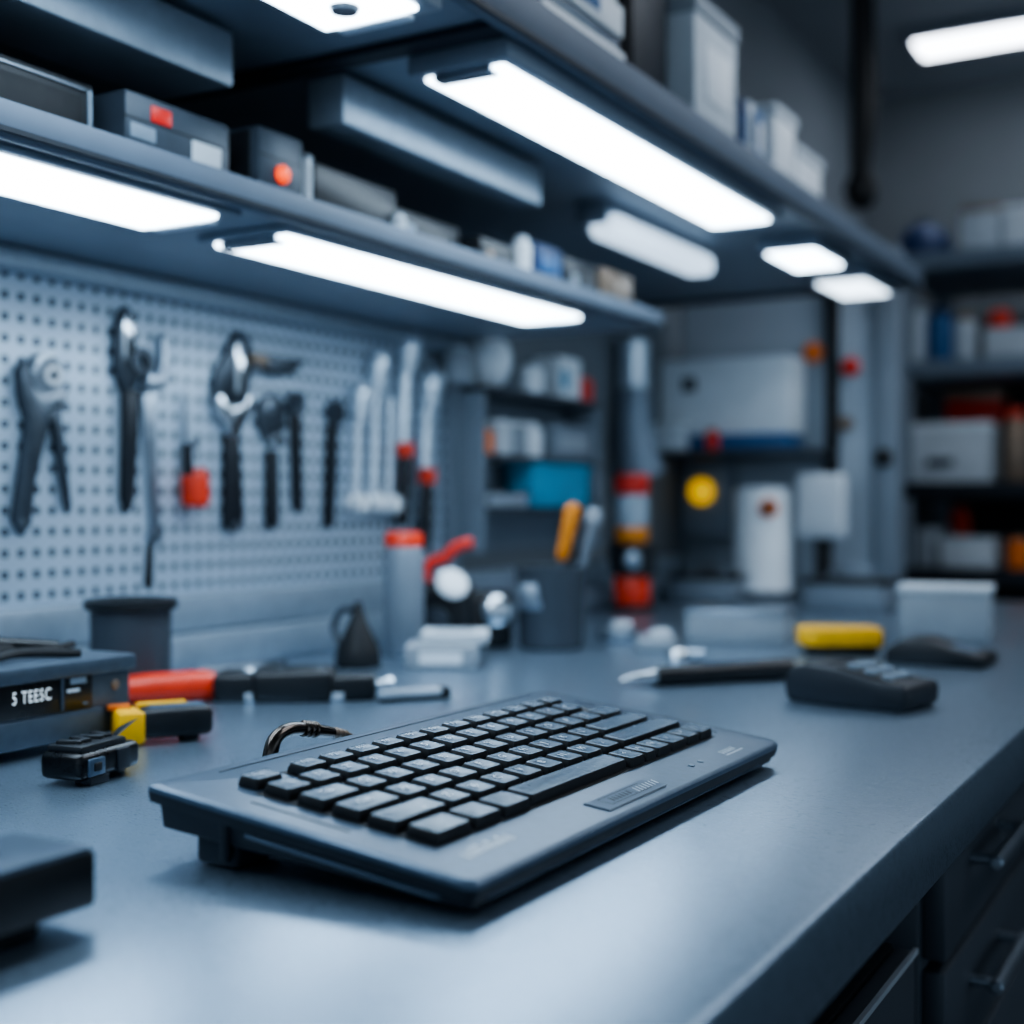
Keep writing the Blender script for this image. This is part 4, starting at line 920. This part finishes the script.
# dark toolboxes at the back of the bench
for px, yy, w, h, lb2 in ((850, 2.45, 0.15, 0.060, 'low dark toolbox at the back of the bench below the sensor'), (690, 2.55, 0.13, 0.055, 'dark toolbox on the bench under the yellow lamp box')):
    d = ray(px, 600); b = V(d.x*(yy/d.y), yy, TOP); b.x = max(b.x, -0.99)
    t = thing('toolbox', lb2, 'toolbox', b)
    MB().box((0, 0, h*0.42), (w, 0.11, h*0.84), 0.006).build('body', 'panel', t)
    MB().box((0, 0, h*0.9), (w+0.006, 0.116, h*0.2), 0.004).build('lid', 'black', t)
    MB().tube([V(-w*0.25, -0.0, h), V(-w*0.22, 0, h+0.014), V(w*0.22, 0, h+0.014), V(w*0.25, 0, h)], 0.004, 8, sub=3).build('handle', 'steel', t)

# ------------------------------------------------------------------ hanging cord
d = ray(861, 200); t_ = 3.15/d.y
b = V(d.x*t_, 3.15, ZC)
t = thing('hanging_cord', 'thick black cord with a ball plug hanging from the ceiling', 'cord', b)
zb = CZ + (508-190)/F*3.15
MB().cyl((0, 0, 0), (0, 0, zb-ZC+0.02), 0.024, seg=18).build('cord_sleeve', 'black2', t)
MB().tube([V(0.025, -0.01, 0), V(0.03, -0.01, -0.2), V(0.034, -0.01, (zb-ZC)*0.7), V(0.01, -0.01, zb-ZC)], 0.007, 8, sub=4).build('side_wire', 'black', t)
MB().lathe([(0.010, 0.045), (0.030, 0.032), (0.040, 0.0), (0.030, -0.034), (0.012, -0.046)], (0, 0, zb-ZC), seg=22).build('plug', 'black2', t)

# ------------------------------------------------------------------ storage rack at the far right
YR = 3.70
RX0, RX1 = -0.90, 0.55
b = V((RX0+RX1)/2, 3.95, 0)
t = thing('storage_rack', 'tall dark steel storage rack against the far wall at the right', 'rack', b)
RZ = (0.12, 0.55, 0.945, 1.18, 1.515, 1.81)
for z in RZ:
    MB().span(RX0, RX1, YR, 4.28, z-0.045, z, 0.003).build('rack_shelf', 'shelf' if z > 1.4 else 'shelf_dark', t, b)
for x in (RX0, RX1-0.05):
    for y in (YR+0.002, 4.22): MB().span(x, x+0.05, y, y+0.05, 0, 1.81, 0.002).build('upright', 'panel' if x < 0 else 'panel_dark', t, b)
MB().span(RX0+0.05, RX1-0.05, 4.27, 4.28, 0.1, 1.5).build('back_sheet', 'black2', t, b)
def rk(px0, px1, z, h, yf, mt, label, extra=None, name='rack_box', cat='box', dep=0.2):
    a = at_y(px0, 400, yf); c = at_y(px1, 400, yf)
    b = V((a.x+c.x)/2, yf+dep/2, z); t = thing(name, label, cat, b); w = c.x-a.x
    MB().box((0, 0, h*0.46), (w, dep, h*0.92), 0.004).build('body', mt, t)
    MB().box((0, 0, h*0.94), (w+0.006, dep+0.006, h*0.12), 0.003).build('lid', extra or mt, t)
    return t, w
rk(862, 924, 1.515, 0.165, 3.76, 'offwhite', 'pale box on the rack shelf below the top, at its left end', 'greycard')
a = at_y(941, 300, 3.80); jar('blue jar on the rack shelf right of the pale box', a.x, a.y, 1.515, 0.040, 0.15, 'blue', True, 'navy')
a = at_y(965, 300, 3.80); jar('pale jar on the rack shelf right of the blue jar', a.x, a.y, 1.515, 0.034, 0.13, 'offwhite', True, 'tan')
rk(984, 1050, 1.515, 0.085, 3.76, 'offwhite', 'flat white box with red pot on it at the rack right side')
a = at_y(1000, 300, 3.82); jar('small red pot on the flat white rack box', a.x, a.y, 1.6007, 0.032, 0.055, 'red', True, 'deepred', 'pot', 'pot')
tt, w = rk(893, 990, 1.18, 0.165, 3.74, 'offwhite', 'wide white drawer box with a dark handle on the rack', 'white', 'drawer_box')
MB().box((0.0, -0.105, 0.055), (0.07, 0.016, 0.022), 0.004).build('handle', 'panel_dark', tt)
a = at_y(968, 405, 3.98); t2, w = rk(945, 1000, 1.18, 0.275, 3.97, 'deepred', 'dull red box behind the white drawer box on the rack', 'tan')
a = at_y(1015, 430, 3.8); jar('pinkish bottle right of the white drawer box on the rack', a.x, a.y, 1.18, 0.035, 0.20, 'tan', True, 'red', 'bottle', 'bottle')
rk(940, 992, 0.945, 0.085, 3.74, 'offwhite', 'pale box on the rack shelf just above bench height')
rk(916, 938, 0.945, 0.11, 3.76, 'greycard', 'small grey box left of the pale box on the rack')
a = at_y(951, 510, 3.86); jar('red pot behind the pale box on the rack', a.x, 3.99, 0.945, 0.03, 0.17, 'red', True, 'deepred', 'pot', 'pot')
a = at_y(1018, 540, 3.8); jar('orange pot at the rack right side just above bench height', a.x, a.y, 0.945, 0.03, 0.09, 'orange', True, 'tan', 'pot', 'pot')
# top of rack
a = at_y(924, 230, 3.85); t2 = thing('dome_cover', 'dark blue dome shaped cover on top of the rack', 'cover', (a.x, a.y, 1.81))
MB().lathe([(0.078, 0), (0.080, 0.010), (0.076, 0.05), (0.058, 0.085), (0.030, 0.105), (0.0, 0.110)], seg=28).build('dome', 'navy', t2)
MB().lathe([(0.012, 0.105), (0.014, 0.118), (0.0, 0.124)], seg=14).build('knob', 'black2', t2)
rk(960, 1000, 1.81, 0.13, 3.78, 'offwhite', 'pale box on top of the rack right of the dome cover', 'tan')
rk(1003, 1060, 1.81, 0.12, 3.78, 'white', 'white box on top of the rack, cut off by the right edge')

GROUPS = {'shelf_light': 'strip lights under the wall shelves', 'wall_shelf': 'steel shelves along the left wall', 'cable_duct': 'ducts under the upper shelf',
    'ceiling_light': 'ceiling light panels', 'adjustable_wrench': 'wrenches hung on the pegboard', 'ring_wrench': 'wrenches hung on the pegboard', 'combination_wrench': 'wrenches hung on the pegboard',
    'box_wrench': 'wrenches hung on the pegboard', 'socket_driver': 'silver drivers hung at the end of the pegboard', 'dark_carton': 'dark cartons on the lower shelf', 'binder': 'binders lying on the upper shelf',
    'book': 'books standing on the upper shelf', 'white_carton': 'pale cartons on the upper shelf', 'rack_box': 'boxes on the far storage rack', 'toolbox': 'dark toolboxes at the back of the bench',
    'clamp_block': 'pale blocks on the bench', 'orange_pack': 'orange packs on the upper shelf', 'parts_carton': 'cartons on the wall rack', 'parts_box': 'grey boxes on the bench', 'card_box': 'small card boxes', 'handset': 'black handsets on the bench'}
for o_ in list(COL.objects):
    if o_.parent is None and 'group' not in o_ and o_.name.split('.')[0] in GROUPS: o_['group'] = GROUPS[o_.name.split('.')[0]]
    if o_.parent is None and o_.name.split('.')[0] in ('jar', 'pot', 'bottle') and 'group' not in o_:
        o_['group'] = 'pots and jars on the wall rack' if o_.location.x < -1.04 and o_.location.y < 2.4 else ('pots and jars on the far storage rack' if o_.location.y > 3 else 'small pots and bottles on the shelves')
# ------------------------------------------------------------------ world, camera
w = bpy.data.worlds.new('world'); SC.world = w; w.use_nodes = True
w.node_tree.nodes['Background'].inputs['Color'].default_value = (0.41, 0.54, 0.68, 1)
w.node_tree.nodes['Background'].inputs['Strength'].default_value = 0.95

cam = bpy.data.cameras.new('camera'); co = bpy.data.objects.new('camera', cam); COL.objects.link(co)
co.location = (0, 0, CZ); co.rotation_euler = (PI/2, 0, PHI)
cam.sensor_width = 36; cam.lens = F/1024*36; cam.shift_y = -(512-CY)/1024
cam.clip_start = 0.02
cam.dof.use_dof = True; cam.dof.focus_distance = 0.84; cam.dof.aperture_fstop = 3.1; cam.dof.aperture_blades = 0
SC.camera = co
SC.view_settings.view_transform = 'AgX'
SC.view_settings.look = 'AgX - Medium High Contrast'
SC.view_settings.exposure = 0.42
